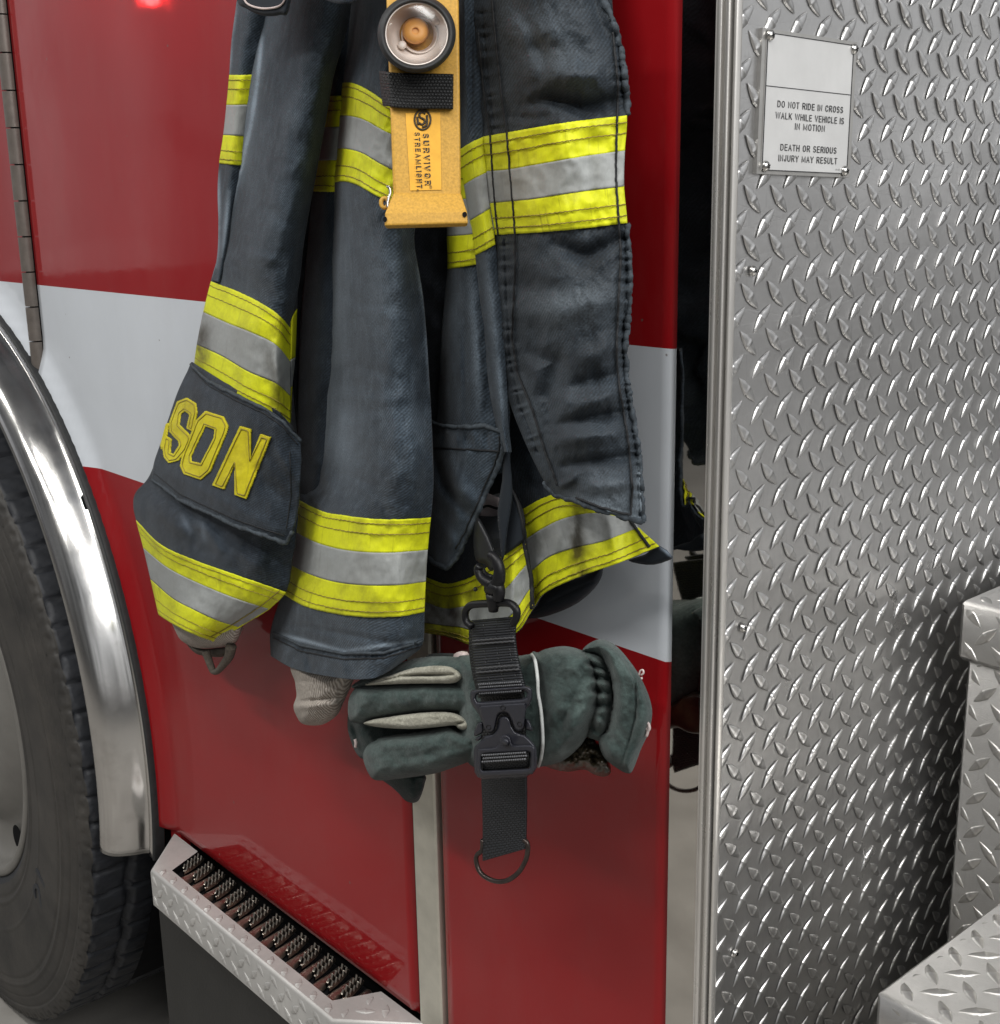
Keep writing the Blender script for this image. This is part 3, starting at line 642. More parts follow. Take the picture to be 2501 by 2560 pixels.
for s0, t0, s1, t1 in ((.042, .026, .958, .032), (.042, .968, .958, .974), (.042, .026, .050, .974), (.950, .026, .958, .974), (.05, .385, .95, .3905)): slab(ln, s0, t0, s1, t1, .0007, .0009, 0)
ln.make('sign_border', INK, SGN, smooth=False)
tx = MB()
Wm = np.linalg.norm(sg[1]-sg[0]); Hm = np.linalg.norm(sg[3]-sg[0])
def stext(body, s, t, hgt, wid, align='C'):
    V, F = stroke_text(body, .125, .20, .62); x0, x1 = V[:, 0].min(), V[:, 0].max(); y0, y1 = 0.0, 1.0
    S = (V[:, 0]-x0)/(x1-x0)*wid+s-wid/2; T = t-(V[:, 1]-y0)/(y1-y0)*hgt
    tx.add([signq(a, b, .0009+c) for a, b, c in zip(S, T, V[:, 2])], F, 0)
stext('DO NOT RIDE IN CROSS', .52, .527, .047, .70); stext('WALK WHILE VEHICLE IS', .52, .607, .047, .73); stext('IN MOTION', .52, .674, .047, .32)
stext('DEATH OR SERIOUS', .52, .828, .047, .60); stext('INJURY MAY RESULT', .52, .905, .047, .63); stext('N-27', .85, .951, .013, .05)
tx.make('sign_lettering', INK, SGN, smooth=False)
for s, t in ((.065, .045), (.955, .055), (.075, .945), (.925, .952)):
    m = MB(); screw(m, signq(s, t, .0008), (1, 0, 0), .0042); m.make('screw', [STEELPIN, BLACK], SGN)
# ================================================================== CLOTH TOOLS
class Surf:
    """hanging cloth lofted through rows of control points (u, v, y) ; folds and noise move it off the wall"""
    def __init__(s, rows, folds=(), amp=.0030, nscale=90, seed=1, wear=(), soil=(), nx=1.0, puck=()):
        s.C = np.array(rows, float); s.folds = folds; s.amp = amp; s.ns = nscale; s.seed = seed; s.wear = wear; s.soil = soil; s.nx = nx; s.puck = puck
    def uvy(s, S, T, lift=0.0):
        m, n = s.C.shape[:2]
        R = cr(s.C, T); G = np.stack([cr(R[i], S[i] if S.ndim == 2 else S) for i in range(len(T))])
        u, v, y = G[..., 0], G[..., 1], G[..., 2]
        d = linefield(u, v, s.folds) if len(s.folds) else 0
        d = d+s.amp*fbm(u/(s.ns*s.nx), v/(s.ns*1.7), s.seed)*1.6+s.amp*.38*fbm(u/24, v/30, s.seed+5)+s.amp*.9*(.28-np.abs(fbm(u/(52*s.nx)+v/190, v/78-u/210, s.seed+8)))
        for P, w, a, f in s.puck:
            best = np.full(u.shape, 1e9); arc = np.zeros(u.shape); L0 = 0
            for k in range(len(P)-1):
                dd, t = segd(u, v, *P[k], *P[k+1]); Lk = math.hypot(P[k+1][0]-P[k][0], P[k+1][1]-P[k][1])
                mm = dd < best; best = np.where(mm, dd, best); arc = np.where(mm, L0+t*Lk, arc); L0 += Lk
            wob = fbm(arc/41, arc*0, s.seed+9)*2.2
            d = d+a*np.exp(-(best/w)**2)*np.sin(arc/f*6.28+wob*3)*(.5+.9*np.abs(vnoise(arc/60, arc*0, 3)))-a*1.1*np.exp(-(best/3.2)**2)
        return u, v, y-d-lift
    def build(s, name, m, parent=None, step=4.2, trange=None, srange=None, lift=0.0, solid=.0022, mats=None, bandfn=None, label=None):
        M, n = s.C.shape[:2]; t0, t1 = trange or (0, M-1); s0, s1 = srange or (0, n-1)
        wpx = np.hypot(*(s.C[:, -1, :2]-s.C[:, 0, :2]).T).max(); hpx = np.hypot(*np.diff(s.C[:, n//2, :2], axis=0).T).sum()*(t1-t0)/(M-1)
        NS = max(6, int(wpx*(s1-s0)/(n-1)/step)); NT = max(4, int(hpx/step))
        T = np.linspace(t0, t1, NT+1); S = np.linspace(s0, s1, NS+1)
        u, v, y = s.uvy(S, T, lift); P = at(u, v, y)
        du = np.linalg.norm(np.diff(P, axis=1), axis=2); U = np.concatenate([np.zeros((len(T), 1)), np.cumsum(du, 1)], 1); U = np.broadcast_to(np.median(U, 0), U.shape)
        dv = np.linalg.norm(np.diff(P, axis=0), axis=2); Vv = np.concatenate([np.zeros((1, len(S))), np.cumsum(dv, 0)], 0); Vv = np.broadcast_to(np.median(Vv, 1)[:, None], Vv.shape)
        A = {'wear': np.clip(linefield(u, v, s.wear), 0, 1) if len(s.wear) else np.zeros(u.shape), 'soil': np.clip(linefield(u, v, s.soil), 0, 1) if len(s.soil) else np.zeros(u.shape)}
        F = gridfaces(*u.shape)[:, ::-1]; s.grid = (u, v, y)
        return mk(name, P, F, m, None, True, parent, uv=np.stack([U+s.seed*.37, Vv], -1).reshape(-1, 2), attr=A, solid=solid, label=label)
    def lookup(s):
        u, v, y = s.grid; s._p = np.stack([u.ravel(), v.ravel()], 1); s._y = y.ravel()
        from mathutils.kdtree import KDTree
        kd = KDTree(len(s._p))
        for i, p in enumerate(s._p): kd.insert((p[0], p[1], 0), i)
        kd.balance(); s.kd = kd
    def Y(s, u, v):
        if not hasattr(s, 'kd'): s.lookup()
        out = np.empty(np.shape(u)); uf = np.ravel(u); vf = np.ravel(v); o = out.ravel()
        for i in range(len(uf)):
            r = s.kd.find_n((uf[i], vf[i], 0), 4); w = [1/(q[2]+.5) for q in r]
            o[i] = sum(a*s._y[q[1]] for a, q in zip(w, r))/sum(w)
        return o.reshape(np.shape(u))
    def line(s, P, n=None, lift=.001, wob=0, seed=0):
        """polyline of picture points laid on the cloth"""
        P = np.asarray(P, float); d = np.r_[0, np.cumsum(np.hypot(*np.diff(P, axis=0).T))]
        n = n or max(4, int(d[-1]/5)); q = np.linspace(0, d[-1], n); u = np.interp(q, d, P[:, 0]); v = np.interp(q, d, P[:, 1])
        if wob: u = u+wob*fbm(q/9, q*0, seed, 2)*2; v = v+wob*fbm(q/9, q*0+5, seed+3, 2)*2
        return at(u, v, s.Y(u, v)-lift)
def poly(P, n=10, closed=False): return [tuple(p) for p in smooth_line(P, n, closed)]
def stitches(name, lines, m, parent, r=.0007, dash=None):
    b = MB()
    for P in lines:
        if dash:
            k = 0
            while k+dash[0] < len(P): b.tube(P[k:k+dash[0]+1], r, 4); k += dash[0]+dash[1]
        else: b.tube(P, r, 4)
    return b.make(name, m, parent)
def band(S, name, ts, parent, srange=None, lift=.0016, stitch=True, lab=None, s_end=None):
    """yellow / silver / yellow trim following cloth rows ts = (top, silver top, silver bottom, bottom)"""
    M, n = S.C.shape[:2]; s0, s1 = srange or (0, n-1); b = MB(); UVs = []; A = []
    wpx = np.hypot(*(S.C[:, -1, :2]-S.C[:, 0, :2]).T).max()
    NS = max(8, int(wpx*(s1-s0)/(n-1)/4)); mid = []
    Ss = np.linspace(s0, s1, NS+1)
    for k in range(3):
        T = np.linspace(ts[k], ts[k+1], 18); SS = np.broadcast_to(Ss, (18, NS+1)).copy()
        if s_end is not None:
            SS = s0+(SS-s0)*(np.interp(T, np.linspace(ts[0], ts[3], len(s_end)), s_end)[:, None]-s0)/(s1-s0)
        jag = .9*fbm(SS*30, T[:, None]*0, 7)*(((T == ts[0]) | (T == ts[3]))[:, None])
        u, v, y = S.uvy(SS, T, lift+(.0004 if k == 1 else 0)); v = v+jag
        b.grid(at(u, v, y), 1 if k == 1 else 0, flip=True)
        UVs.append(np.stack([SS*.05+S.seed*.31, np.broadcast_to(T[:, None]*.03, SS.shape)], -1).reshape(-1, 2)); A.append(np.clip(linefield(u, v, S.soil), 0, 1).ravel() if len(S.soil) else np.zeros(u.size))
    o = b.make(name, [YEL, SIL], parent, uv=np.concatenate(UVs), attr={'soil': np.concatenate(A)}, solid=.0008, label=lab)
    if stitch:
        L = []
        for tt in (ts[0]+.16*(ts[1]-ts[0]), ts[0]+.46*(ts[1]-ts[0]), ts[3]-.16*(ts[3]-ts[2]), ts[3]-.46*(ts[3]-ts[2])):
            q = np.linspace(s0, s1, max(12, int(wpx*(s1-s0)/(n-1)/3)))
            e = 1 if s_end is None else (np.interp(tt, np.linspace(ts[0], ts[3], len(s_end)), s_end)-s0)/(s1-s0)
            u, v, y = S.uvy((s0+(q-s0)*e)[None, :], np.array([tt]), lift+.0009)
            v = v[0]+1.0*np.abs(((np.arange(len(q)) % 4)-1.5))-.9+1.2*fbm(np.arange(len(q))/5., np.zeros(len(q)), int(tt*100)); L.append(at(u[0], v, y[0]))
        stitches('stitching', L, THREAD, o, .00046)
    return o
def pip(poly_, u, v, mode='even'):
    P = np.asarray(poly_, float); x, y = P[:, 0], P[:, 1]; x2, y2 = np.roll(x, -1), np.roll(y, -1); ins = np.zeros(np.shape(u), bool)
    for a, b, c, d in zip(x, y, x2, y2):
        cond = ((b > v) != (d > v)); ins ^= cond & (u < (c-a)*(v-b)/(d-b+1e-12)+a)
    return ins
def sdf(poly_, u, v):
    """signed distance in picture points, positive inside; also nearest boundary point"""
    P = np.asarray(poly_, float); best = np.full(np.shape(u), 1e9); bx = np.zeros(np.shape(u)); by = np.zeros(np.shape(u))
    for k in range(len(P)):
        x1, y1 = P[k]; x2, y2 = P[(k+1) % len(P)]; dx, dy = x2-x1, y2-y1; L2 = dx*dx+dy*dy+1e-9
        t = np.clip(((u-x1)*dx+(v-y1)*dy)/L2, 0, 1); cx_, cy_ = x1+t*dx, y1+t*dy; d = np.hypot(u-cx_, v-cy_); m = d < best
        best = np.where(m, d, best); bx = np.where(m, cx_, bx); by = np.where(m, cy_, by)
    return np.where(pip(P, u, v), best, -best), bx, by
def relief(name, parts, base, m, parent=None, step=4.0, back=.6, holes=(), folds=(), amp=0, ns=40, seed=1, label=None, dep=False, flatback=None, wear=(), uvs=False, puck=()):
    """solid body: each part (outline, edge radius px, height m[, offset m]) rises from its outline; the parts are merged"""
    al = np.concatenate([np.asarray(p[0], float) for p in parts]); u0, v0 = al.min(0)-step*2; u1, v1 = al.max(0)+step*2
    U, V = np.meshgrid(np.arange(u0, u1, step), np.arange(v0, v1, step)); D = np.full(U.shape, -1e9); BX = U.copy(); BY = V.copy(); H = np.full(U.shape, -1e9)
    fl = []
    for p in parts:
        d, bx, by = sdf(p[0], U, V); mm = d > D; D = np.where(mm, d, D); BX = np.where(mm, bx, BX); BY = np.where(mm, by, BY); fl.append((d, p))
    for h in holes:
        d, bx, by = sdf(h, U, V); mm = -d < D; D = np.where(mm, -d, D); BX = np.where(mm, bx, BX); BY = np.where(mm, by, BY)
    ins = D > -.72*step; snap = (np.abs(D) < .72*step) | ((D < 0) & ins); U = np.where(snap, BX, U); V = np.where(snap, BY, V)
    for d, p in fl:
        dd = np.where(snap, 0 if len(parts) == 1 else np.maximum(d, 0), d)
        if holes or len(parts) == 1: dd = np.minimum(dd, np.where(snap, 0, D))
        f = np.clip(dd/p[1], 0, 1); h = p[2]*np.sqrt(1-(1-f)**2)+(p[3] if len(p) > 3 else 0)
        H = np.maximum(H, np.where(d > -.8*step, h, -1e9))
    H = np.where(H < -1, 0, H)
    bf = np.clip(np.where(snap, 0, D)/25., 0, 1)
    H0 = H.copy()
    if len(folds): H = H+linefield(U, V, folds)*np.clip(D/10., 0, 1)
    if amp: H = H+amp*fbm(U/ns, V/ns, seed)*bf*2
    B = base(U, V); Bk = -back*H0 if flatback is None else np.full(U.shape, -flatback)
    if flatback is not None: Bk = np.where(snap, -flatback, Bk)
    fn = (lambda off: atd(U, V, B-off)) if dep else (lambda off: at(U, V, B-off))
    Pf, Pb = fn(H), fn(Bk)
    F = gridfaces(*U.shape); ok = ins.ravel()[F].all(1); F = F[ok]; n = U.size
    # drop squares wholly outside
    G = np.concatenate([F[:, ::-1], F+n]); used = {}
    E_ = {}
    for f in F:
        for a, b in ((f[0], f[1]), (f[1], f[2]), (f[2], f[3]), (f[3], f[0])):
            if (b, a) in E_: del E_[(b, a)]
            else: E_[(a, b)] = 1
    side = np.array([(a, b, b+n, a+n) for a, b in E_], int).reshape(-1, 4); G = np.concatenate([G, side])
    ids = np.unique(G); rm = np.zeros(2*n, int); rm[ids] = np.arange(len(ids)); P = np.concatenate([Pf.reshape(-1, 3), Pb.reshape(-1, 3)])[ids]
    kw = {}
    if len(wear): kw['attr'] = {'wear': np.clip(np.concatenate([linefield(U, V, wear).ravel()]*2)[ids], 0, 1)}
    if uvs: kw['uv'] = np.concatenate([np.stack([U.ravel(), V.ravel()], 1)]*2)[ids]*uvs
    o = mk(name, P, rm[G], m, None, True, parent, label=label, **kw)
    sm = o.modifiers.new('crease', 'EDGE_SPLIT'); sm.split_angle = math.radians(62)
    o['_'] = 0; del o['_']
    return o
def decal(name, polys, S, m, parent, lift=.0012, th=.0008, step=1.6, holes=(), uvsc=.00035):
    """flat cut-out sewn on the cloth S"""
    al = np.concatenate([np.asarray(p, float) for p in polys]); u0, v0 = al.min(0)-2; u1, v1 = al.max(0)+2
    U, V = np.meshgrid(np.arange(u0, u1, step), np.arange(v0, v1, step)); ins = np.zeros(U.shape, bool)
    for p in polys: ins |= pip(p, U, V)
    for h in holes: ins &= ~pip(h, U, V)
    F = gridfaces(*U.shape); F = F[ins.ravel()[F].sum(1) >= 3]; ids = np.unique(F); rm = np.zeros(U.size, int); rm[ids] = np.arange(len(ids))
    u, v = U.ravel()[ids], V.ravel()[ids]; y = S.Y(u, v)-lift if hasattr(S, 'Y') else S(u, v)-lift
    return mk(name, at(u, v, y), rm[F][:, ::-1], m, None, True, parent, uv=np.stack([u, v], 1)*uvsc, attr={'soil': np.zeros(len(u))}, solid=th)
# ================================================================== TURNOUT COAT
CO = empty('turnout_coat', tuple(at(1150, 1650, .74)), 'navy firefighter coat with lime and silver bands on the truck side, SON on one sleeve', 'coat')
def rows(*rs, ys=None):
    out = []
    for k, r in enumerate(rs):
        y = r[-1] if isinstance(r[-1], list) else ys; p = [q for q in r if not isinstance(q, list)]
        out.append([(a, b, c) for (a, b), c in zip(p, y)])
    return out
def coons(top, bot, left, right, ys, nr=7, nc=7, y2=None):
    rs = lambda P, n: cr(np.asarray(P, float), np.linspace(0, len(P)-1, n))
    T, B, L, R_ = rs(top, nc), rs(bot, nc), rs(left, nr), rs(right, nr); s = np.linspace(0, 1, nc)[None, :, None]; t = np.linspace(0, 1, nr)[:, None, None]
    C = (1-t)*T[None]+t*B[None]+(1-s)*L[:, None]+s*R_[:, None]-((1-t)*(1-s)*T[0]+(1-t)*s*T[-1]+t*(1-s)*B[0]+t*s*B[-1])
    ya = np.interp(np.linspace(0, 1, nc), np.linspace(0, 1, len(ys)), ys); yb = ya if y2 is None else np.interp(np.linspace(0, 1, nc), np.linspace(0, 1, len(y2)), y2)
    Y = (1-t[..., 0])*ya[None]+t[..., 0]*yb[None]; return np.concatenate([C, Y[..., None]], -1)
def hem(S, name, P, m, parent, r=.0016, wob=1.0, lift=.0005, seed=0):
    b = MB(); L = S.line(P, lift=lift, wob=wob, seed=seed); n = len(L); b.tube(L, r*(1+.30*fbm(np.arange(n)/5.0, np.zeros(n), seed+2)*2), 6); return b.make(name, m, parent)
# ---- body behind everything
BK = Surf(rows([(700, -300), (900, -300), (1150, -300), (1380, -300), (1500, -300)], [(715, 200), (900, 200), (1150, 200), (1380, 200), (1540, 200)],
    [(720, 700), (900, 700), (1150, 700), (1380, 700), (1550, 700)], [(735, 1000), (900, 1000), (1100, 1000), (1380, 1000), (1540, 1000)], [(760, 1230), (900, 1250), (1150, 1250), (1380, 1200), (1500, 1160)],
    ys=[.752, .745, .748, .750, .752]), amp=.004, seed=2)
BODY = BK.build('back_panel', DEEP, CO, step=9)
RL = Surf(rows([(775, 20), (810, 20), (880, 20)], [(800, 150), (835, 150), (880, 150)], [(816, 240), (840, 239), (880, 238)], [(808, 318), (836, 317), (872, 316)], [(795, 401), (828, 400), (865, 400)], [(783, 478), (818, 479), (850, 480)],
    [(770, 600), (812, 600), (850, 600)], [(752, 800), (800, 800), (845, 800)], [(745, 1000), (790, 1000), (840, 1000)], [(742, 1150), (790, 1150), (830, 1150)], [(735, 1250), (780, 1262), (820, 1270)], ys=[.742, .728, .735]), amp=.002, seed=4)
o = RL.build('side_panel', NAVY, CO, step=5); band(RL, 'reflective_band', (2, 3, 4, 5), o)
# ---- far left edge of the body
P1 = Surf(rows([(610, -160), (650, -160), (700, -160)], [(592, 0), (630, 0), (680, 0)], [(579, 100), (612, 100), (655, 100)], [(573, 187), (600, 187), (640, 187)], [(566, 262), (592, 262), (632, 262)], [(558, 337), (585, 338), (622, 340)], [(548, 408), (578, 411), (615, 414)],
    [(544, 480), (572, 480), (605, 480)], [(546, 560), (566, 560), (590, 560)], [(543, 640), (556, 640), (575, 640)], [(530, 700), (545, 705), (565, 712)], ys=[.735, .722, .735]), amp=.0016, seed=6,
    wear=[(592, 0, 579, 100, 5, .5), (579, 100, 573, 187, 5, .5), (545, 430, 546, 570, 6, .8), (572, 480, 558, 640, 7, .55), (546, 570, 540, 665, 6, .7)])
o = P1.build('body_edge', FADED, CO, step=3.5); band(P1, 'reflective_band', (3, 4, 5, 6), o)
# ---- left sleeve, upper part
SY = [.738, .700, .672, .676, .700]
P2 = Surf(rows([(690, -160), (740, -160), (800, -160), (850, -160), (900, -160)], [(655, 50), (710, 50), (775, 50), (830, 50), (872, 50)], [(623, 186), (680, 190), (745, 195), (800, 190), (836, 186)],
    [(611, 263), (668, 268), (730, 272), (785, 268), (822, 262)], [(595, 414), (650, 420), (710, 425), (760, 420), (795, 414)], [(562, 590), (612, 602), (668, 612), (722, 607), (762, 598)], [(541, 655), (595, 668), (655, 685), (710, 705), (750, 700)],
    [(527, 703), (590, 727), (650, 756), (700, 790), (728, 822)], [(508, 780), (570, 808), (630, 832), (690, 862), (727, 905)], [(492, 861), (555, 890), (620, 928), (690, 958), (727, 990)], [(484, 920), (545, 958), (610, 995), (680, 1030), (726, 1058)], ys=SY), amp=.0026, nscale=110, seed=8,
    folds=[(655, 80, 600, 430, 10, .006), (600, 430, 560, 600, 10, .006), (700, 250, 640, 620, 60, .008), (700, 960, 690, 1040, 14, -.003), (685, 860, 700, 1030, 12, .004), (560, 690, 690, 760, 30, -.004), ([(640, 500), (720, 560)], 16, -.0028), ([(600, 630), (700, 655)], 14, .0026), ([(720, 150), (690, 400)], 22, -.003), ([(740, 480), (690, 640)], 14, .0024), ([(560, 640), (620, 690)], 10, -.002)],
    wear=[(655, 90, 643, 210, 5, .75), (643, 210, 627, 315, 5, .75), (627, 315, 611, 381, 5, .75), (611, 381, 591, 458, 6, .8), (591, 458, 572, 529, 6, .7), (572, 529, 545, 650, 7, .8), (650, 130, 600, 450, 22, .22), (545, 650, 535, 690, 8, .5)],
    soil=[(508, 790, 500, 930, 26, .75), (640, 830, 700, 960, 18, .5), (700, 930, 700, 1050, 22, .5)])
LS = P2.build('left_sleeve', FADED, CO, label='left hand sleeve with lime band and name flap'); band(P2, 'reflective_band', (7, 8, 9, 10), LS, lab='soiled upper sleeve band')
P2c = Surf(rows([(712, 760), (726, 745), (745, 725)], [(712, 828), (728, 800), (744, 772)], [(712, 905), (726, 900), (739, 893)], [(706, 985), (718, 975), (732, 965)], [(716, 1066), (722, 1062), (728, 1055)], ys=[.712, .700, .712]), amp=.001, seed=12)
o = P2c.build('sleeve_fold', NAVY, LS, step=3); bd = band(P2c, 'reflective_band_fold', (1, 2, 3, 4), LS, stitch=False)
# ---- left sleeve, lower part and cuff
P3 = Surf(rows([(478, 905), (550, 950), (620, 990), (690, 1025), (732, 1065)], [(425, 1036), (500, 1075), (590, 1110), (680, 1145), (748, 1160)], [(378, 1180), (455, 1235), (550, 1275), (650, 1310), (744, 1290)], [(340, 1230), (420, 1275), (520, 1320), (630, 1355), (736, 1365)],
    [(333, 1262), (405, 1310), (510, 1360), (620, 1395), (726, 1420)], [(340, 1301), (402, 1362), (490, 1402), (600, 1441), (714, 1481)], [(358, 1370), (420, 1420), (500, 1460), (590, 1497), (671, 1523)], [(376, 1448), (430, 1495), (480, 1522), (540, 1550), (596, 1568)], [(396, 1537), (425, 1556), (462, 1576), (497, 1591), (532, 1603)],
    ys=[.728, .690, .672, .676, .700]), amp=.0030, nscale=70, seed=15,
    folds=[(395, 1230, 560, 1330, 14, -.006), (420, 1300, 470, 1340, 18, .006), (500, 1290, 560, 1390, 16, .005), (360, 1260, 440, 1300, 20, .005), (560, 1330, 700, 1400, 26, -.004), (600, 1380, 690, 1440, 20, .004), (345, 1250, 360, 1330, 12, .004)],
    wear=[(455, 1290, 475, 1330, 8, .3), (505, 1310, 512, 1350, 7, .35)])
o = P3.build('lower_left_sleeve', NAVY, LS); cb = band(P3, 'cuff_band', (5, 6, 7, 8), LS)
hem(P3, 'cuff_edge', [(714, 1481), (671, 1523), (596, 1568), (532, 1603)], YEL, LS, .0012, .4)
P3.lookup()
stitches('cuff_stitching', [P3.line([(700, 1476), (655, 1514), (585, 1560), (528, 1592)], lift=.003, wob=.6)], THREAD, LS, .0007)
# name flap
NP = Surf(coons([(477, 911), (520, 952), (591, 989), (662, 1022), (709, 1055), (752, 1103)], [(378, 1197), (449, 1249), (520, 1282), (591, 1315), (662, 1339), (716, 1360)],
    [(477, 911), (444, 980), (425, 1036), (407, 1093), (388, 1145), (378, 1197)], [(752, 1103), (753, 1154), (750, 1210), (744, 1260), (736, 1310), (716, 1360)], [.726, .684, .664, .664, .684], y2=[.722, .674, .658, .658, .672]), amp=.0018, nscale=60, seed=21,
    folds=[(470, 960, 520, 990, 14, .003), (650, 1180, 740, 1290, 22, -.004), (420, 1180, 700, 1330, 16, .004), (690, 1120, 745, 1200, 14, .004)])
npo = NP.build('name_patch', NAVY, CO, step=3.6, label='dark flap on the left sleeve sewn with the yellow letters SON')
NP.lookup()
hem(NP, 'patch_binding', [(477, 911), (520, 952), (591, 989), (662, 1022), (709, 1055), (752, 1103)], PIPING, npo, .0020, 1.2, -.0004, 3)
hem(NP, 'patch_binding', [(382, 1199), (449, 1249), (520, 1282), (591, 1315), (662, 1339), (716, 1358), (730, 1330)], PIPING, npo, .0024, 1.6, .0002, 5)
stitches('patch_stitching', [NP.line([(482, 925), (520, 963), (591, 1001), (662, 1034), (709, 1067), (745, 1112)], lift=.0004, wob=.6), NP.line([(386, 1184), (449, 1235), (520, 1268), (591, 1300), (662, 1324), (712, 1340)], lift=.0004, wob=.6), NP.line([(725, 1130), (728, 1240), (716, 1320)], lift=.0004)], BLKTHREAD, npo, .0007)
zd = lambda L: [(a*.4727, 800+b*.4727) for a, b in L]
LO = zd([(1085, 480), (1180, 510), (1205, 560), (1195, 600), (1110, 800), (1060, 845), (970, 815), (950, 770), (960, 720), (1035, 530)]); LOi = zd([(1085, 562), (1133, 580), (1128, 625), (1060, 757), (1010, 745), (1010, 720)])
LN = zd([(1268, 560), (1325, 577), (1322, 740), (1376, 603), (1430, 620), (1300, 947), (1238, 925), (1240, 760), (1183, 897), (1120, 875)])
LSs = zd([(1020, 592), (983, 572), (1000, 500), (975, 482), (956, 498), (948, 555), (1000, 605), (1010, 630), (985, 690), (940, 745), (890, 757), (863, 722), (858, 680), (870, 608), (907, 630), (900, 700), (916, 708), (945, 662), (940, 640), (895, 592), (893, 540), (935, 430), (985, 410), (1035, 440), (1042, 490)])
LT = tape('worn_yellow_lettering', (.66, .58, .015), (.22, .15, .02), .55, .85)
for nm, p, hs in (('letter_s', LSs, []), ('letter_o', LO, [LOi]), ('letter_n', LN, [])):
    lo = decal(nm, [p], NP, LT, npo, holes=hs, lift=.0022, th=.0018, step=1.3)
decal('letter_edge', [[(414, 1060), (423, 1056), (417, 1090), (409, 1112), (402, 1124), (400, 1112)]], NP, LT, npo, lift=.0022, th=.0018, step=1.3)
def inset(P, d):
    P = np.asarray(P, float); c = P.mean(0); q = []
    A = np.roll(P, 1, 0); B = np.roll(P, -1, 0); ar = .5*np.sum(P[:, 0]*B[:, 1]-B[:, 0]*P[:, 1]); sg_ = 1 if ar > 0 else -1
    for a, p, b in zip(A, P, B):
        e1 = (p-a)/np.hypot(*(p-a)); e2 = (b-p)/np.hypot(*(b-p)); n1 = np.array([-e1[1], e1[0]])*sg_; n2 = np.array([-e2[1], e2[0]])*sg_; m = n1+n2; m /= max(.5, np.hypot(*m)**2/2); q.append(p+m*d)
    return q+[q[0]]
stitches('letter_stitching', [NP.line(inset(p, dd), lift=.0028, wob=.4) for p, dd in ((LSs, 5.5), (LO, 6), (LOi, -5), (LN, 6.5))], THREAD, npo, .00062)
# ---- right sleeve
YS = [.742, .700, .668, .655, .664, .690]
YL = [.738, .694, .655, .636, .640, .668]
P5 = Surf(rows([(885, -160), (915, -160), (945, -160), (980, -160), (1015, -160), (1055, -160), YS], [(867, 66), (905, 66), (940, 66), (975, 66), (1010, 66), (1050, 66), YS], [(855, 158), (890, 156), (925, 160), (960, 170), (1000, 185), (1040, 200), YS],
    [(850, 207), (880, 207), (915, 222), (955, 248), (1000, 275), (1045, 300), YS], [(843, 288), (876, 290), (912, 300), (955, 324), (1000, 345), (1048, 368), YS], [(836, 370), (868, 372), (905, 382), (950, 408), (1000, 432), (1050, 450), YS], [(827, 457), (860, 453), (895, 463), (940, 488), (990, 510), (1050, 530), YS],
    [(826, 560), (865, 565), (910, 570), (955, 580), (1000, 590), (1036, 600), YS], [(822, 735), (870, 740), (920, 745), (970, 748), (1015, 750), (1060, 755), YS], [(813, 958), (866, 965), (920, 970), (975, 972), (1025, 970), (1075, 965), YS], [(803, 1130), (857, 1135), (915, 1140), (975, 1140), (1030, 1135), (1083, 1130), YL],
    [(783, 1208), (840, 1222), (892, 1230), (952, 1235), (1020, 1232), (1084, 1220), YL], [(739, 1246), (805, 1278), (858, 1288), (930, 1297), (1010, 1299), (1078, 1294), YL], [(738, 1330), (790, 1356), (850, 1373), (920, 1381), (1000, 1381), (1070, 1375), YL], [(730, 1414), (780, 1438), (845, 1456), (920, 1463), (1000, 1462), (1065, 1454), YL],
    [(705, 1483), (760, 1515), (835, 1534), (915, 1543), (1000, 1541), (1062, 1530), YL], [(677, 1575), (753, 1611), (835, 1630), (915, 1634), (1000, 1625), (1060, 1598), YL], [(677, 1640), (735, 1672), (825, 1692), (905, 1699), (963, 1684), (1050, 1624), YL]), amp=.0032, nscale=95, seed=31,
    folds=[(905, 380, 900, 480, 16, -.003), (845, 230, 835, 440, 14, .004), (880, 560, 860, 900, 40, .004), (960, 700, 980, 1250, 50, .004), (830, 900, 815, 1190, 16, .005), (800, 1160, 850, 1270, 18, .006), (760, 1230, 800, 1300, 10, -.006), (905, 330, 912, 470, 9, -.003),
           (720, 1560, 1000, 1612, 9, -.003), (700, 1650, 760, 1600, 12, .005), (780, 1690, 770, 1640, 10, -.004), (860, 1690, 850, 1640, 14, .004), ([(830, 930), (900, 915), (1000, 950)], 13, -.0026), ([(850, 985), (950, 1002), (1050, 985)], 15, .0030), ([(980, 1010), (1040, 1085)], 12, -.0022), ([(860, 1065), (960, 1040)], 11, .0022), ([(850, 1180), (930, 1212)], 12, -.0022), ([(835, 700), (900, 760), (1000, 770)], 14, -.0018), ([(900, 620), (1000, 680)], 16, .002), ([(870, 1010), (830, 1080)], 12, -.002), (930, 1100, 1040, 1180, 25, -.003), (850, 1050, 960, 1100, 30, .003), (940, 1640, 1040, 1600, 12, -.004)],
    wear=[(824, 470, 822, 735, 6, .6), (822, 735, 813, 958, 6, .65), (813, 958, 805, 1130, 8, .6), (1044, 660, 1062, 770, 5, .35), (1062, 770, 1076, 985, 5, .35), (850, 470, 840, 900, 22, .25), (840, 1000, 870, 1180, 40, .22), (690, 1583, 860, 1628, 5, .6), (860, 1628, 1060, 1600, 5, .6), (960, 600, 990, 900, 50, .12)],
    soil=[(725, 1400, 745, 1330, 18, .45), (700, 1560, 690, 1640, 14, .5)],
    puck=[([(690, 1592), (753, 1622), (858, 1642), (960, 1640), (1058, 1608)], 9, .0010, 13)])
RS = P5.build('right_sleeve', FADED, CO, step=3.8, label='right hand sleeve with two lime bands and a stitched cuff')
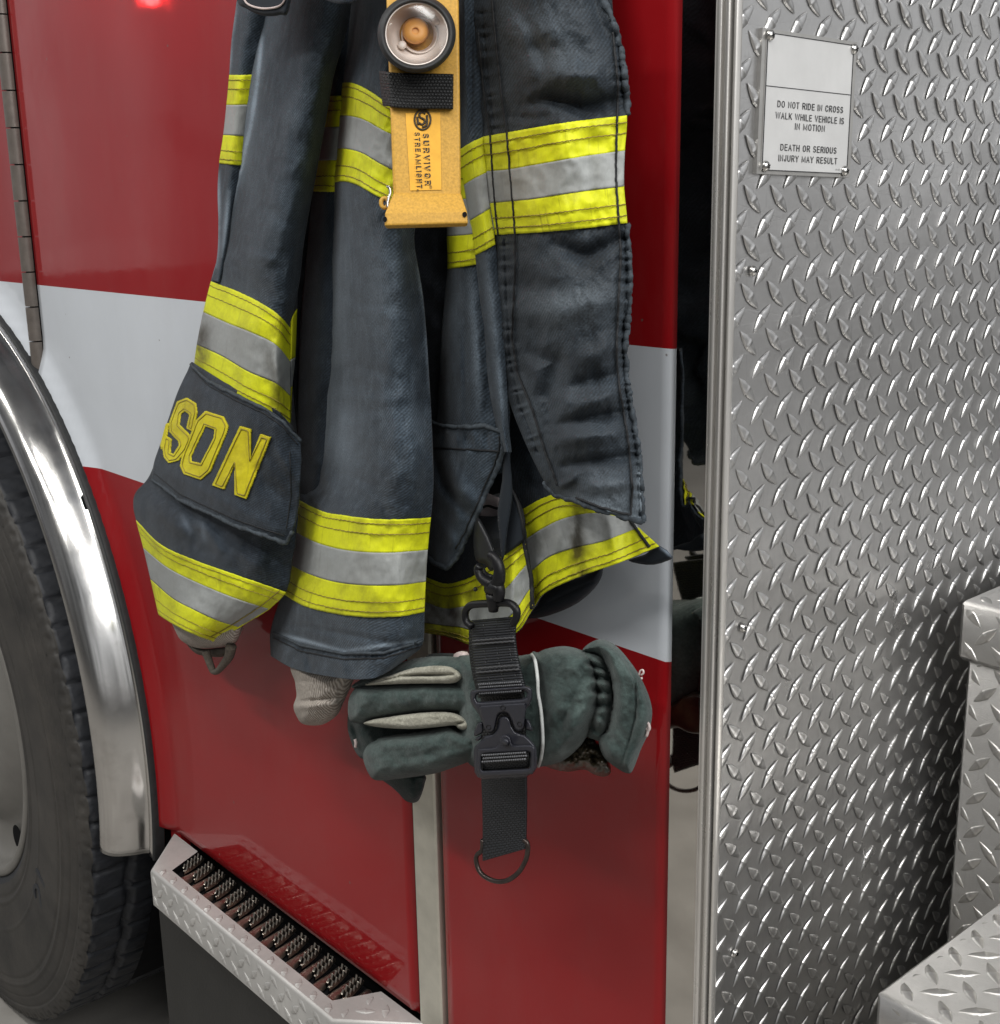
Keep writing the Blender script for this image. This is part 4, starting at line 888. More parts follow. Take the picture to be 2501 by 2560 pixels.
band(P5, 'reflective_band', (3, 4, 5, 6), RS); band(P5, 'cuff_band', (12, 13, 14, 15), RS, lab='lower band round the cuff')
P5.lookup()
stitches('cuff_seam', [P5.line([(685, 1596), (753, 1628), (858, 1648), (960, 1646), (1056, 1614)], lift=.0003, wob=.7)], BLKTHREAD, RS, .0009)
stitches('cuff_piping', [P5.line([(684, 1581), (753, 1614), (858, 1634), (960, 1633), (1058, 1602)], lift=.0010, wob=.5)], PIPING, RS, .0016)
# knitted wristlets
zg = lambda L: [(420+a*.2521, 1480+b*.2521) for a, b in L]
KW = relief('knit_wristlet', [(poly(zg([(1255, 700), (1262, 900), (1275, 1030), (1245, 1130), (1270, 1220), (1330, 1305), (1450, 1325), (1560, 1305), (1680, 1220), (1740, 1100), (1830, 900), (1850, 740)]), 5, True), 60, .030)], lambda u, v: .715+0*u, KNIT, RS, step=3, folds=[(735, 1755, 850, 1745, 5, -.004), (735, 1768, 840, 1762, 8, .003)], amp=.001, ns=12)
KL = relief('knit_wristlet', [(poly(zg([(70, 200), (90, 420), (190, 520), (330, 560), (560, 540), (690, 480), (700, 250)]), 5, True), 40, .022)], lambda u, v: .716+0*u, KNIT, LS, step=3, amp=.001, ns=12)
relief('wristlet_edge', [(poly(zg([(180, 500), (250, 590), (340, 630), (560, 640), (640, 520), (560, 545), (330, 562)]), 5, True), 10, .008)], lambda u, v: .722+0*u, KNITDK, LS, step=2.5)
lb = MB(); Lp = smooth_line([(515, 1630), (522, 1650), (530, 1672), (535, 1680), (545, 1677), (560, 1660), (573, 1640), (578, 1615)], 6); c3 = at(Lp[:, 0], Lp[:, 1], np.full(len(Lp), .705))
lb.tube(c3, np.interp(np.arange(len(c3)), [0, 20, len(c3)-1], [.0055, .0035, .0070]), 8); lb.make('thumb_loop', KNITDK, LS)
# ---- front body : panel, pocket flap, folded edge, storm flap
P7 = Surf(rows([(1117, 380), (1150, 380), (1190, 380), (1235, 380)], [(1117, 500), (1150, 498), (1190, 494), (1235, 490)], [(1117, 590), (1150, 588), (1190, 583), (1235, 575)], [(1118, 672), (1150, 668), (1190, 661), (1240, 652)], [(1107, 790), (1155, 790), (1205, 790), (1258, 785)],
    [(1099, 931), (1150, 935), (1210, 935), (1268, 930)], [(1089, 1070), (1150, 1080), (1210, 1080), (1275, 1075)], [(1080, 1200), (1150, 1200), (1210, 1190), (1275, 1180)], ys=[.738, .706, .700, .712]), amp=.0024, nscale=60, seed=41,
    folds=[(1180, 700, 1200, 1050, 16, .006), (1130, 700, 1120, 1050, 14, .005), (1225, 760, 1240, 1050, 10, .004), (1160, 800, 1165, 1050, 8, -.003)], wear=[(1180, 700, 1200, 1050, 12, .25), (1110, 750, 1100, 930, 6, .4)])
o7 = P7.build('front_panel', FADED, CO); band(P7, 'reflective_band', (.15, 1.0, 2, 3), o7)
P10 = Surf(rows([(1236, 900), (1300, 900), (1380, 900), (1470, 900), (1550, 900)], [(1246, 1130), (1320, 1130), (1400, 1130), (1480, 1130), (1555, 1130)], [(1307, 1273), (1356, 1246), (1409, 1233), (1480, 1255), (1560, 1290)], [(1314, 1349), (1356, 1322), (1409, 1297), (1488, 1283), (1585, 1300)],
    [(1328, 1428), (1372, 1393), (1435, 1370), (1514, 1351), (1597, 1318)], [(1333, 1520), (1362, 1483), (1450, 1441), (1540, 1410), (1648, 1365)], ys=[.728, .722, .716, .724, .742]), amp=.002, nscale=70, seed=45,
    folds=[(1440, 1270, 1450, 1430, 12, -.005), (1400, 1280, 1380, 1440, 18, .005), (1520, 1290, 1540, 1400, 16, .004), (1300, 1000, 1370, 1230, 20, -.003)], soil=[(1440, 1270, 1448, 1440, 18, .9), (1520, 1290, 1500, 1300, 60, .35), (1440, 1440, 1500, 1425, 12, .6), (1350, 1300, 1340, 1400, 20, .3)])
o10 = P10.build('lower_front_panel', NAVY, CO); band(P10, 'hem_band', (2, 3, 4, 5), o10, lab='soiled hem band flaring over the white stripe'); P10.lookup()
stitches('black_seam', [P10.line([(1562, 1286), (1588, 1318), (1625, 1368)], lift=.003, wob=.7)], BLKTHREAD, o10, .0014)
P11 = Surf(rows([(1055, 1290), (1110, 1290), (1150, 1290), (1190, 1290), (1240, 1290), (1296, 1270)], [(1055, 1380), (1110, 1390), (1150, 1385), (1190, 1370), (1245, 1340), (1308, 1310)], [(1055, 1440), (1110, 1459), (1150, 1453), (1190, 1436), (1254, 1393), (1314, 1352)],
    [(1055, 1503), (1110, 1521), (1150, 1518), (1190, 1510), (1257, 1478), (1320, 1408)], [(1055, 1556), (1110, 1564), (1150, 1568), (1190, 1574), (1270, 1545), (1326, 1470)], [(1055, 1582), (1110, 1590), (1150, 1603), (1190, 1612), (1286, 1585), (1334, 1520)], ys=[.738, .730, .722, .722, .712, .712]), amp=.002, nscale=50, seed=49,
    folds=[(1285, 1400, 1275, 1570, 12, .006), (1240, 1440, 1230, 1580, 14, -.005), (1150, 1460, 1150, 1590, 20, .004), (1310, 1400, 1312, 1520, 8, -.003)], soil=[(1060, 1500, 1170, 1560, 40, .75), (1070, 1590, 1180, 1610, 30, .7), (1160, 1480, 1190, 1500, 16, .5), (1060, 1460, 1060, 1600, 20, .5)])
o11 = P11.build('front_hem', DEEP, CO); band(P11, 'hem_band', (2, 3, 4, 5), o11, lab='creased hem band behind the snap hook'); P11.lookup()
stitches('black_seam', [P11.line([(1296, 1280), (1308, 1330), (1312, 1360), (1322, 1410), (1328, 1440), (1331, 1500), (1330, 1522)], lift=.002, wob=.8)], BLKTHREAD, o11, .0022)
relief('inner_lining', [(poly([(1296, 1530), (1333, 1518), (1362, 1482), (1409, 1450), (1462, 1436), (1506, 1416), (1497, 1458), (1446, 1507), (1372, 1539), (1320, 1546)], 4, True), 24, .012)], lambda u, v: .752+0*u, DEEP, CO, step=3, folds=[(1330, 1530, 1480, 1455, 4, -.003)])
relief('hem_tip', [(poly([(1570, 1400), (1614, 1386), (1648, 1363), (1682, 1391), (1670, 1402), (1636, 1412), (1600, 1410)], 2, True), 12, .006)], lambda u, v: .750+0*u, NAVY, CO, step=2.5, wear=[(1652, 1368, 1680, 1390, 4, .8)])
# liner glimpse, black opening
relief('pale_liner_tag', [(poly([(1195, 1240), (1250, 1245), (1252, 1300), (1240, 1345), (1228, 1380), (1205, 1330)], 2, True), 12, .004)], lambda u, v: .728+0*u, LINER, CO, step=3, folds=[(1240, 1300, 1226, 1340, 5, -.003)])
stitches('liner_seam', [at(np.linspace(1208, 1246, 12), 1268-3*np.sin(np.linspace(0, 5, 12)), np.full(12, .7215))], BLKTHREAD, CO, .0012)
PF_ = Surf(coons([(1066, 1050), (1110, 1066), (1160, 1068), (1215, 1066), (1259, 1080)], [(1058, 1386), (1088, 1410), (1118, 1422), (1134, 1404), (1150, 1380)], [(1066, 1050), (1060, 1200), (1058, 1386)], [(1259, 1080), (1260, 1120), (1248, 1165), (1222, 1220), (1196, 1280), (1172, 1338), (1150, 1380)], [.730, .704, .690, .686, .692], y2=[.722, .704, .696, .696, .698]), amp=.0022, nscale=50, seed=53,
    folds=[([(1090, 1150), (1110, 1215), (1160, 1280)], 12, -.008), ([(1120, 1140), (1150, 1220), (1190, 1260)], 20, .006), (1100, 1300, 1150, 1380, 16, .004), (1140, 1080, 1143, 1120, 7, .003), (1185, 1080, 1190, 1118, 7, .003), (1110, 1080, 1112, 1118, 7, -.003), (1165, 1080, 1166, 1118, 7, -.003), (1215, 1080, 1218, 1118, 7, -.003)],
    wear=[(1262, 1115, 1225, 1215, 5, .5), (1225, 1215, 1150, 1380, 6, .5), (1068, 1056, 1255, 1072, 5, .4)])
opf = PF_.build('pocket_flap', FADED, CO, step=3.2, label='pointed pocket flap with a stitched edge'); PF_.lookup()
hem(PF_, 'flap_binding', [(1068, 1052), (1110, 1066), (1160, 1068), (1215, 1066), (1257, 1080), (1260, 1118), (1248, 1163), (1222, 1219), (1196, 1279), (1172, 1337), (1150, 1378), (1130, 1408), (1118, 1420), (1090, 1410), (1062, 1388)], PIPING, opf, .0022, 1.6, 0, 9)
stitches('flap_stitching', [PF_.line([(1072, 1120), (1120, 1121), (1180, 1124), (1250, 1128)], lift=.0003, wob=1), PF_.line([(1248, 1090), (1249, 1118), (1238, 1160), (1212, 1216), (1186, 1276), (1162, 1332), (1140, 1372)], lift=.0003, wob=1)], BLKTHREAD, opf, .0009)
# folded front edge
P8 = Surf(rows([(1139, -160), (1158, -160), (1182, -160)], [(1141, 60), (1162, 60), (1190, 60)], [(1140, 200), (1168, 200), (1203, 200)], [(1146, 376), (1175, 357), (1210, 341)], [(1160, 462), (1186, 446), (1218, 430)], [(1175, 551), (1199, 536), (1226, 520)], [(1188, 638), (1213, 625), (1239, 611)], [(1199, 735), (1224, 735), (1251, 735)], [(1212, 840), (1235, 840), (1260, 840)], [(1222, 960), (1245, 960), (1268, 960)], [(1240, 1060), (1255, 1060), (1272, 1060)], [(1258, 1130), (1267, 1130), (1280, 1130)],
ys=[.700, .684, .690]), amp=.0012, nscale=40, seed=57,
    folds=[(1160, -50, 1165, 330, 7, .004), (1178, 60, 1180, 330, 6, -.003)], wear=[(1215, 640, 1245, 900, 12, .3), (1245, 900, 1264, 1060, 8, .35), ])
o8 = P8.build('folded_front_edge', FADED, CO, step=3); band(P8, 'reflective_band', (3, 4, 5, 6), o8)
relief('fly_fold', [(poly([(1258, 1128), (1272, 1130), (1280, 1190), (1281, 1250), (1270, 1320), (1261, 1392), (1254, 1396), (1249, 1340), (1244, 1278), (1256, 1200)], 2, True), 9, .0022)], lambda u, v: .699+0*u, NAVY, CO, step=2.4)
relief('fly_edge', [([(1266, 1200), (1280, 1228), (1294, 1258), (1306, 1304), (1313, 1350), (1288, 1370), (1262, 1388), (1259, 1300)], 8, .003)], lambda u, v: .708+0*u, NAVY, CO, step=2.6)
stitches('fly_binding', [at(*np.array([(1270, 1206), (1281, 1226), (1294, 1256), (1306, 1302), (1312, 1350)]).T, np.full(5, .7045))], BLKTHREAD, CO, .0014)
# storm flap
YF = [.690, .680, .673, .672, .680, .700]
P9 = Surf(rows([(1176, -160), (1235, -160), (1300, -160), (1365, -160), (1430, -160), (1480, -160)], [(1182, 0), (1245, 0), (1312, 0), (1380, 0), (1450, 0), (1509, 0)], [(1197, 170), (1264, 165), (1337, 160), (1410, 155), (1485, 148), (1557, 140)], [(1209, 341), (1267, 331), (1330, 320), (1400, 308), (1475, 298), (1568, 288)],
    [(1217, 428), (1272, 423), (1330, 413), (1400, 401), (1475, 388), (1563, 376)], [(1225, 507), (1280, 502), (1330, 497), (1400, 486), (1475, 475), (1561, 465)], [(1238, 587), (1291, 584), (1345, 581), (1415, 575), (1490, 567), (1569, 557)], [(1249, 735), (1310, 732), (1370, 730), (1440, 728), (1510, 722), (1575, 715)], [(1261, 900), (1325, 900), (1385, 895), (1450, 890), (1510, 885), (1564, 875)],
    [(1273, 1000), (1335, 1005), (1395, 1005), (1455, 1005), (1520, 1000), (1575, 990)], [(1315, 1110), (1370, 1115), (1425, 1120), (1480, 1125), (1540, 1125), (1597, 1120)], [(1362, 1205), (1405, 1212), (1450, 1213), (1500, 1210), (1555, 1205), (1605, 1200)], [(1386, 1238), (1428, 1248), (1470, 1266), (1515, 1281), (1560, 1293), (1608, 1305)], ys=YF), amp=.0028, nscale=70, seed=61,
    folds=[([(1250, 60), (1330, 90), (1420, 60)], 36, .006), ([(1330, 170), (1420, 190), (1520, 180)], 34, .010), ([(1320, 262), (1380, 245), (1460, 268), (1560, 250)], 22, -.011), ([(1300, 20), (1360, 150), (1350, 200)], 20, -.006), ([(1480, -40), (1500, 60), (1545, 130)], 18, -.006), ([(1260, 290), (1330, 296), (1400, 285)], 12, -.003),
           ([(1390, 612), (1460, 640), (1550, 600)], 20, -.009), ([(1300, 660), (1380, 690), (1480, 690)], 30, .005), ([(1310, 780), (1400, 770), (1520, 740)], 40, .009), ([(1330, 880), (1390, 905), (1370, 990), (1385, 1080)], 24, -.010), ([(1430, 900), (1500, 880), (1555, 850)], 26, .005), ([(1420, 970), (1480, 950), (1555, 930)], 18, -.006),
           ([(1430, 1010), (1500, 1000), (1560, 970)], 22, .008), ([(1400, 1060), (1470, 1045), (1560, 1030)], 15, -.008), ([(1390, 1100), (1450, 1095), (1560, 1080)], 20, .008), ([(1410, 1165), (1490, 1150), (1580, 1140)], 15, -.009), ([(1470, 1220), (1540, 1210), (1590, 1200)], 22, .007), ([(1400, 1215), (1430, 1200), (1440, 1180)], 10, .005), ([(1400, 330), (1400, 580)], 30, .003), ([(1480, 300), (1475, 580)], 24, -.003)],
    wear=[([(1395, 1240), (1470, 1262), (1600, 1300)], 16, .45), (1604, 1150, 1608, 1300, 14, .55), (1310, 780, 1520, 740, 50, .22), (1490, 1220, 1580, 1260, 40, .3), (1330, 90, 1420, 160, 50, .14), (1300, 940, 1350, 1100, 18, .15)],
    puck=[([(1530, -60), (1547, 105), (1558, 240)], 13, .0022, 26), ([(1562, 585), (1566, 700), (1556, 860), (1566, 990), (1590, 1130), (1598, 1290)], 13, .0020, 27), ([(1206, 20), (1222, 200), (1238, 320)], 16, .0015, 31), ([(1262, 600), (1268, 760), (1276, 900), (1300, 1010), (1345, 1130)], 15, .0020, 32)])
SF = P9.build('storm_flap', SATIN, CO, step=3.2, label='slick wrinkled storm flap with puckered edges'); band(P9, 'reflective_band', (3, 4, 5, 6), SF, lab='widest and brightest band, across the storm flap'); P9.lookup()
sl = [[(1230, 0), (1246, 158), (1257, 263), (1267, 331), (1288, 583), (1288, 683), (1280, 840), (1293, 931), (1330, 1021), (1362, 1126), (1393, 1212)], [(1532, 80), (1546, 210), (1543, 300), (1540, 440), (1548, 562), (1553, 630), (1545, 788), (1542, 900), (1551, 984), (1570, 1090), (1582, 1220), (1577, 1288), (1500, 1268), (1440, 1244)], [(1196, 80), (1212, 250), (1226, 341), (1238, 520), (1246, 590)]]
stitches('black_seam', [P9.line(l, lift=.0022, wob=.8, seed=k) for k, l in enumerate(sl)], BLKTHREAD, SF, .0010)
hem(P9, 'flap_binding', [(1480, -160), (1509, 0), (1535, 53), (1557, 140), (1568, 240), (1570, 286)], PIPING, SF, .0024, 2.2, -.001, 4)
hem(P9, 'flap_binding', [(1569, 560), (1575, 640), (1576, 715), (1570, 800), (1564, 875), (1568, 940), (1580, 1020), (1598, 1120), (1605, 1200), (1609, 1303), (1560, 1292), (1515, 1280), (1470, 1265), (1428, 1248), (1388, 1238), (1362, 1208)], PIPING, SF, .0022, 2.4, -.0008, 6)
# collar tab and the rest of the collar above it
relief('collar_tab', [(poly([(588, -160), (590, -10), (618, 22), (660, 39), (700, 37), (724, 18), (740, -160)], 5, True), 14, .006)], lambda u, v: .640+0*u, NAVY, CO, step=3)
stitches('tab_stitching', [at(*smooth_line([(608, -6), (619, 9), (640, 18), (666, 21), (695, 16), (709, 4), (714, -14)], 5).T, np.full(31, .633))], PINK, CO, .0010)
CL = Surf(rows([(560, -620), (720, -620), (900, -620), (1120, -620)], [(600, -300), (740, -280), (900, -280), (1080, -290)], [(640, -120), (760, -30), (860, 10), (960, -30)], ys=[.66, .60, .585, .62]), amp=.004, seed=71); CL.build('collar', NAVY, CO, step=9)
# ================================================================== RIGHT ANGLE FLASHLIGHT (faces the viewer, held by a strap on the coat)
FD = .925                                     # distance of its face along the view
FL = empty('flashlight', tuple(atd(np.array(1060.), np.array(520.), FD)), 'scuffed amber right angle flashlight strapped on the coat chest', 'flashlight')
PXM = FD/PF
def quadbox(name, q, h0, h1, m, parent, bev=5, dep=FD, nb=3, taper=0):
    """slab with rounded long edges; q = four picture corners clockwise, h = metres toward the viewer"""
    q = np.array(q, float); c = q.mean(0); b = MB(); L = []
    for k in range(nb+1):
        a = k/nb*math.pi/2; ins = bev*(1-math.cos(a)) if False else bev*(1-math.sin(math.pi/2-a)); hh = h1-bev*PXM*(1-math.sin(a))
        P = []
        for i in range(4):
            p = q[i]; e1 = q[(i+1) % 4]-p; e2 = q[i-1]-p; P.append(p+ins*(e1/np.hypot(*e1)+e2/np.hypot(*e2)))
        L.append(atd(np.array([p[0] for p in P]), np.array([p[1] for p in P]), dep-hh))
    base = atd(q[:, 0], q[:, 1], dep-h0); V = np.concatenate([base]+L); F = [(0, 1, 2, 3)]
    n = len(L)
    for a in range(n):
        for i in range(4): F.append((a*4+i, a*4+(i+1) % 4, (a+1)*4+(i+1) % 4, (a+1)*4+i))
    F.append(tuple(n*4+i for i in (3, 2, 1, 0))); b.add(V, F); return b.make(name, m, parent, smooth='auto')
body = quadbox('flashlight_body', [(966, -120), (1147, -120), (1146, 20), (1152, 500)][:0] or [(962, -120), (1146, -120), (1153, 500), (984, 500)], -.040, .0, GOLD, FL, 7)
MB().add(atd(*np.array([(1014, 282), (1101, 281), (1104, 474), (1026, 476)]).T, FD-.0006), [(3, 2, 1, 0)]).make('smooth_plate', GOLDS, FL, smooth=False)
# flared base
bb = MB(); ra = [(984, 484), (1153, 484), (1153, 484), (984, 484)]
lv = [([(984, 484), (1153, 484)], .001, [(984, 500), (1153, 500)], -.04), ([(975, 520), (1163, 522)], .007, None, 0)]
P = atd(*np.array([(984, 482), (1153, 484), (1168, 530), (963, 534), (962, 563), (1170, 557), (1167, 566), (966, 571)]).T, FD-np.array([.0005, .0005, .009, .009, .0095, .0095, .004, .004]))
Pb = atd(*np.array([(984, 482), (1153, 484), (1168, 530), (963, 534), (962, 563), (1170, 557), (1167, 566), (966, 571)]).T, FD+.045)
V = np.concatenate([P, Pb]); F = [(0, 3, 2, 1), (3, 4, 5, 2), (4, 7, 6, 5), (8, 9, 10, 11), (0, 8, 11, 3), (3, 11, 12, 4), (4, 12, 15, 7), (7, 15, 14, 6), (6, 14, 13, 5), (5, 13, 10, 2), (2, 10, 9, 1), (1, 9, 8, 0)]
V[8:] = V[8:]; bb.add(V, F); base_o = bb.make('battery_base', GOLD, FL, smooth=False); bvm = base_o.modifiers.new('bevel', 'BEVEL'); bvm.width = .0012; bvm.segments = 2
for (u, v) in ((963, 548), (1162, 536)):
    t = np.linspace(0, 2*math.pi, 20, endpoint=False); MB().add(atd(u+(6 if u > 1000 else 5)*np.cos(t), v+7*np.sin(t), np.full(20, FD-.0102)), [tuple(range(20))]).make('base_slot', BLACK, FL, smooth=False)
t = np.linspace(0, 2*math.pi, 24, endpoint=False); MB().tube(atd(962+9*np.cos(t), 507+12*np.sin(t), np.full(24, FD+.004)), .0016, 8, closed=True).make('lanyard_eye', GOLD, FL)
w = smooth_line([(968, 465), (974, 470), (976, 483), (972, 495), (969, 508), (970, 518)], 6); MB().tube(atd(w[:, 0], w[:, 1], FD-.002+0*w[:, 0]), .0010, 8).make('split_ring', STEELPIN, FL)
def ftext(body_, u, v0, v1, xh, m, lift=.0009, bold=.02, dep=.0006):
    V, F = stroke_text(body_, bold, .34, .62) if body_ != '\u00ae' else text_mesh(body_, 1.0, 0, 1, 0); x0, x1 = V[:, 0].min(), V[:, 0].max(); y0, y1 = 0, (1 if body_ != '\u00ae' else .7)
    vv = v0+(V[:, 0]-x0)/(x1-x0)*(v1-v0); uu = u+(V[:, 1]-y0)/(y1-y0)*xh+(vv-v0)*.045
    b = MB(); b.add(atd(uu, vv, FD-lift-V[:, 2]), F); return b.make('embossed_lettering', m, body, smooth=False)
ftext('SURVIVOR', 1057, 333, 464, 15.5, GOLDK, .0008, .20); ftext('\u00ae', 1074, 463, 472, 6, GOLDK); ftext('STREAMLIGHT', 1036.5, 330, 470, 13.5, GOLDK, .0008, .20); ftext('\u00ae', 1042, 472, 478, 5, GOLDK)
ftext('SURVIVOR', 1053.6, 332, 463, 15, GOLDS, .0011, .07); ftext('STREAMLIGHT', 1033.4, 329, 469, 13, GOLDS, .0011, .07)
lg = MB(); t = np.linspace(0, 2*math.pi, 40)
lg.tube(atd(1057+20*np.cos(t[:-1]), 299+25*np.sin(t[:-1]), np.full(39, FD-.0008)), .0008, 6, closed=True)
for pl in ([(1064, 284), (1056, 280), (1049, 286), (1052, 294), (1060, 298), (1062, 306), (1055, 311), (1048, 307)], [(1068, 288), (1067, 312), (1056, 318)], [(1044, 292), (1046, 312)]):
    q = smooth_line(pl, 5); lg.tube(atd(q[:, 0], q[:, 1], np.full(len(q), FD-.0008)), .0009, 6)
lg.make('oval_emblem', GOLDK, body)
# lamp head
HC = (1042.0, 84.0)
def lathe(prof, n=72, c=HC, sx=1.0):
    t = np.linspace(0, 2*math.pi, n+1); P = np.array(prof)
    return atd(c[0]+P[None, :, 0]*np.cos(t)[:, None]*sx, c[1]+P[None, :, 0]*np.sin(t)[:, None], FD-np.broadcast_to(P[None, :, 1], (n+1, len(P))))
b = MB(); b.grid(lathe(smooth_line([(92, -.02), (97, .004), (98, .018), (96, .026), (90, .0305), (84, .031), (80, .029), (79, .024)], 4))); b.make('rubber_bezel', RUBBERBLK, FL)
b = MB(); b.grid(lathe(smooth_line([(79, .0265), (76, .024), (66, .012), (50, .003), (36, -.002), (22, -.003)], 5))); b.make('reflector', REFL, FL)
b = MB(); b.grid(lathe(smooth_line([(80, .0268), (78, .0282), (75.5, .0275), (76, .0262)], 3))); b.make('lens_ring', REFL, FL)
b = MB(); b.grid(lathe(smooth_line([(34, -.003), (33, .006), (30, .012), (20, .0145), (9, .0148), (8, .0135), (.1, .0132)], 4), c=(1039, 77))); b.make('bulb_dome', AMBER, FL)
b = MB(); b.grid(lathe(smooth_line([(47, .002), (45, .006), (41, .006), (39, .002)], 3), c=(1050, 88))); b.make('bulb_collar', REFL, FL)
for c in ((1006, 112), (1091, 52)):
    b = MB(); b.grid(lathe([(11, .008), (9, .0115), (4, .0125), (.1, .0125)], 20, c)); b.make('reflector_screw', REFL, FL)
b = MB(); b.grid(lathe([(79, .0275), (50, .0288), (.1, .0292)])); b.make('lens', LENS, FL)
# strap over the flashlight
q = [(947, 178), (1141, 187), (1141, 274), (956, 264)]
S, T = np.meshgrid(np.linspace(0, 1, 40), np.linspace(0, 1, 16)); U = (1-T)*((1-S)*947+S*1141)+T*((1-S)*957+S*1140); V = (1-T)*((1-S)*177+S*187)+T*((1-S)*264+S*274)+2*np.sin(S*5)
D = FD-.0052+.030*np.clip((.14-S)/.14, 0, 1)**1.5+.02*np.clip((S-.96)/.04, 0, 1)+.0008*fbm(S*6, T*2, 2)
b = MB(); b.grid(atd(U, V, D), flip=True); b.make('flashlight_strap', WEBFLAT, CO, solid=.0022, uv=np.stack([S*.057, T*.026], -1).reshape(-1, 2))
# ================================================================== GLOVES
ga = lambda L: [(840+a*.2463, 1560+b*.2463) for a, b in L]
gb = lambda L: [(1240+a*.2462, 1560+b*.2462) for a, b in L]
GG = 'leather gloves bundled in the strap'
GY = lambda u, v: .688+.00004*(u-1250)+0*v
G1 = empty('firefighting_glove', tuple(at(1300, 1780, .69)), 'green grey suede glove in front, with pale finger gussets and white piping', 'glove', GG)
fF1 = poly(ga([(150, 640), (300, 540), (480, 480), (700, 380), (900, 335), (1150, 330), (1380, 380), (1450, 600), (1300, 640), (1000, 600), (600, 600), (300, 640)]), 4, True)
fF2 = poly(ga([(240, 630), (600, 600), (1280, 595), (1440, 700), (1450, 900), (1100, 898), (800, 912), (500, 955), (330, 988), (240, 1012), (150, 985), (122, 900), (130, 770), (175, 680)]), 4, True)
fF3 = poly(ga([(285, 1290), (330, 1225), (400, 1185), (500, 1140), (900, 1085), (1150, 1035), (1300, 1090), (1450, 1060), (1480, 1300), (1360, 1390), (1200, 1455), (1000, 1520), (700, 1565), (450, 1590), (360, 1560), (300, 1450), (275, 1350)]), 4, True)
palm = poly([(1140, 1648), (1200, 1640), (1290, 1640), (1335, 1636), (1352, 1660), (1360, 1760), (1364, 1850), (1352, 1912), (1290, 1922), (1210, 1926), (1165, 1900), (1148, 1830), (1140, 1750)], 4, True)
wrist = poly(gb([(360, 320), (430, 290), (520, 250), (700, 225), (860, 262), (960, 335), (1010, 450), (1040, 600), (1040, 800), (1000, 960), (930, 1130), (840, 1260), (690, 1385), (550, 1432), (430, 1440), (380, 1300), (370, 800)]), 4, True)
gath = poly(gb([(890, 290), (1040, 290), (1130, 400), (1170, 560), (1190, 800), (1160, 1000), (1110, 1120), (1060, 1190), (990, 1170), (930, 1130), (960, 950), (1000, 700), (960, 450)]), 4, True)
cuff = poly(gb([(880, 268), (960, 190), (1080, 155), (1230, 228), (1400, 430), (1500, 600), (1570, 780), (1588, 930), (1550, 1110), (1480, 1260), (1390, 1490), (1330, 1515), (1250, 1478), (1120, 1380), (1060, 1270), (1045, 1150), (1120, 1080), (1155, 950), (1190, 760), (1160, 520), (1070, 340), (980, 290)]), 4, True)
gl = relief('glove_body', [(fF1, 34, .030), (fF2, 33, .033), (fF3, 36, .035), (palm, 50, .036, .002), (wrist, 52, .036), (gath, 30, .021), (cuff, 28, .029)], GY, GREEN, G1, step=3.0, back=.75, amp=.0024, ns=46, seed=81,
    folds=[([(1460, 1700), (1420, 1760), (1400, 1860)], 10, -.0025), ([(1375, 1690), (1365, 1780), (1375, 1860)], 12, -.002), (950, 1765, 1020, 1775, 10, -.002), (1000, 1900, 1100, 1880, 10, -.0022), (900, 1900, 960, 1915, 9, -.002), (1060, 1690, 1100, 1700, 7, -.002), (1440, 1650, 1470, 1700, 9, -.003), (1180, 1780, 900, 1800, 14, .002), ([(1300, 1640), (1322, 1780), (1326, 1900)], 16, -.003), (1392, 1820, 1440, 1760, 14, -.004), (1400, 1700, 1440, 1850, 26, .004), (1420, 1880, 1480, 1780, 14, -.003), (1375, 1880, 1430, 1830, 16, .003),
        *[(a, b, c, d, 7, s) for a, b, c, d, s in [(*gb([(905, 330)])[0], *gb([(1060, 420)])[0], .006), (*gb([(930, 400)])[0], *gb([(1100, 470)])[0], -.006), (*gb([(945, 440)])[0], *gb([(1120, 520)])[0], .006), (*gb([(960, 520)])[0], *gb([(1150, 560)])[0], -.006), (*gb([(960, 580)])[0], *gb([(1150, 640)])[0], .006), (*gb([(950, 660)])[0], *gb([(1160, 700)])[0], -.006),
            (*gb([(970, 730)])[0], *gb([(1160, 760)])[0], .005), (*gb([(960, 820)])[0], *gb([(1160, 830)])[0], -.006), (*gb([(1000, 900)])[0], *gb([(1140, 900)])[0], .005), (*gb([(1000, 940)])[0], *gb([(1100, 1040)])[0], .007), (*gb([(960, 1030)])[0], *gb([(1060, 1130)])[0], -.006)]],
        (*gb([(1130, 330)])[0], *gb([(1150, 560)])[0], 9, -.008), (*gb([(1150, 560)])[0], *gb([(1240, 600)])[0], 7, -.006), (*gb([(1120, 260)])[0], *gb([(1230, 480)])[0], 12, .004), (*gb([(1180, 620)])[0], *gb([(1170, 1050)])[0], 12, -.006), (*gb([(1260, 640)])[0], *gb([(1300, 1000)])[0], 22, .004), (*gb([(1050, 1180)])[0], *gb([(1200, 1160)])[0], 8, -.005),
        ([*gb([(1150, 175), (1300, 330), (1410, 560), (1430, 760), (1420, 960), (1340, 1230), (1280, 1420)])], 3.4, -.0035)])
GU, GV, GH = None, None, None
def gy2(parts_y): return lambda u, v: parts_y+.00004*(u-1250)+0*v
pg1 = poly(ga([(290, 620), (420, 560), (560, 520), (720, 465), (900, 428), (1120, 428), (1230, 470), (1280, 530), (1250, 575), (1180, 602), (1000, 604), (700, 608), (450, 618)]), 4, True)
relief('finger_gusset', [(pg1, 13, .0065, .0290)], GY, PALE, G1, step=2.2, flatback=-.015, folds=[([*ga([(640, 530), (800, 522), (1000, 520), (1190, 515)])], 3.2, -.0065), ([*ga([(360, 590), (640, 540)])], 3, -.004)], amp=.0006, ns=14)
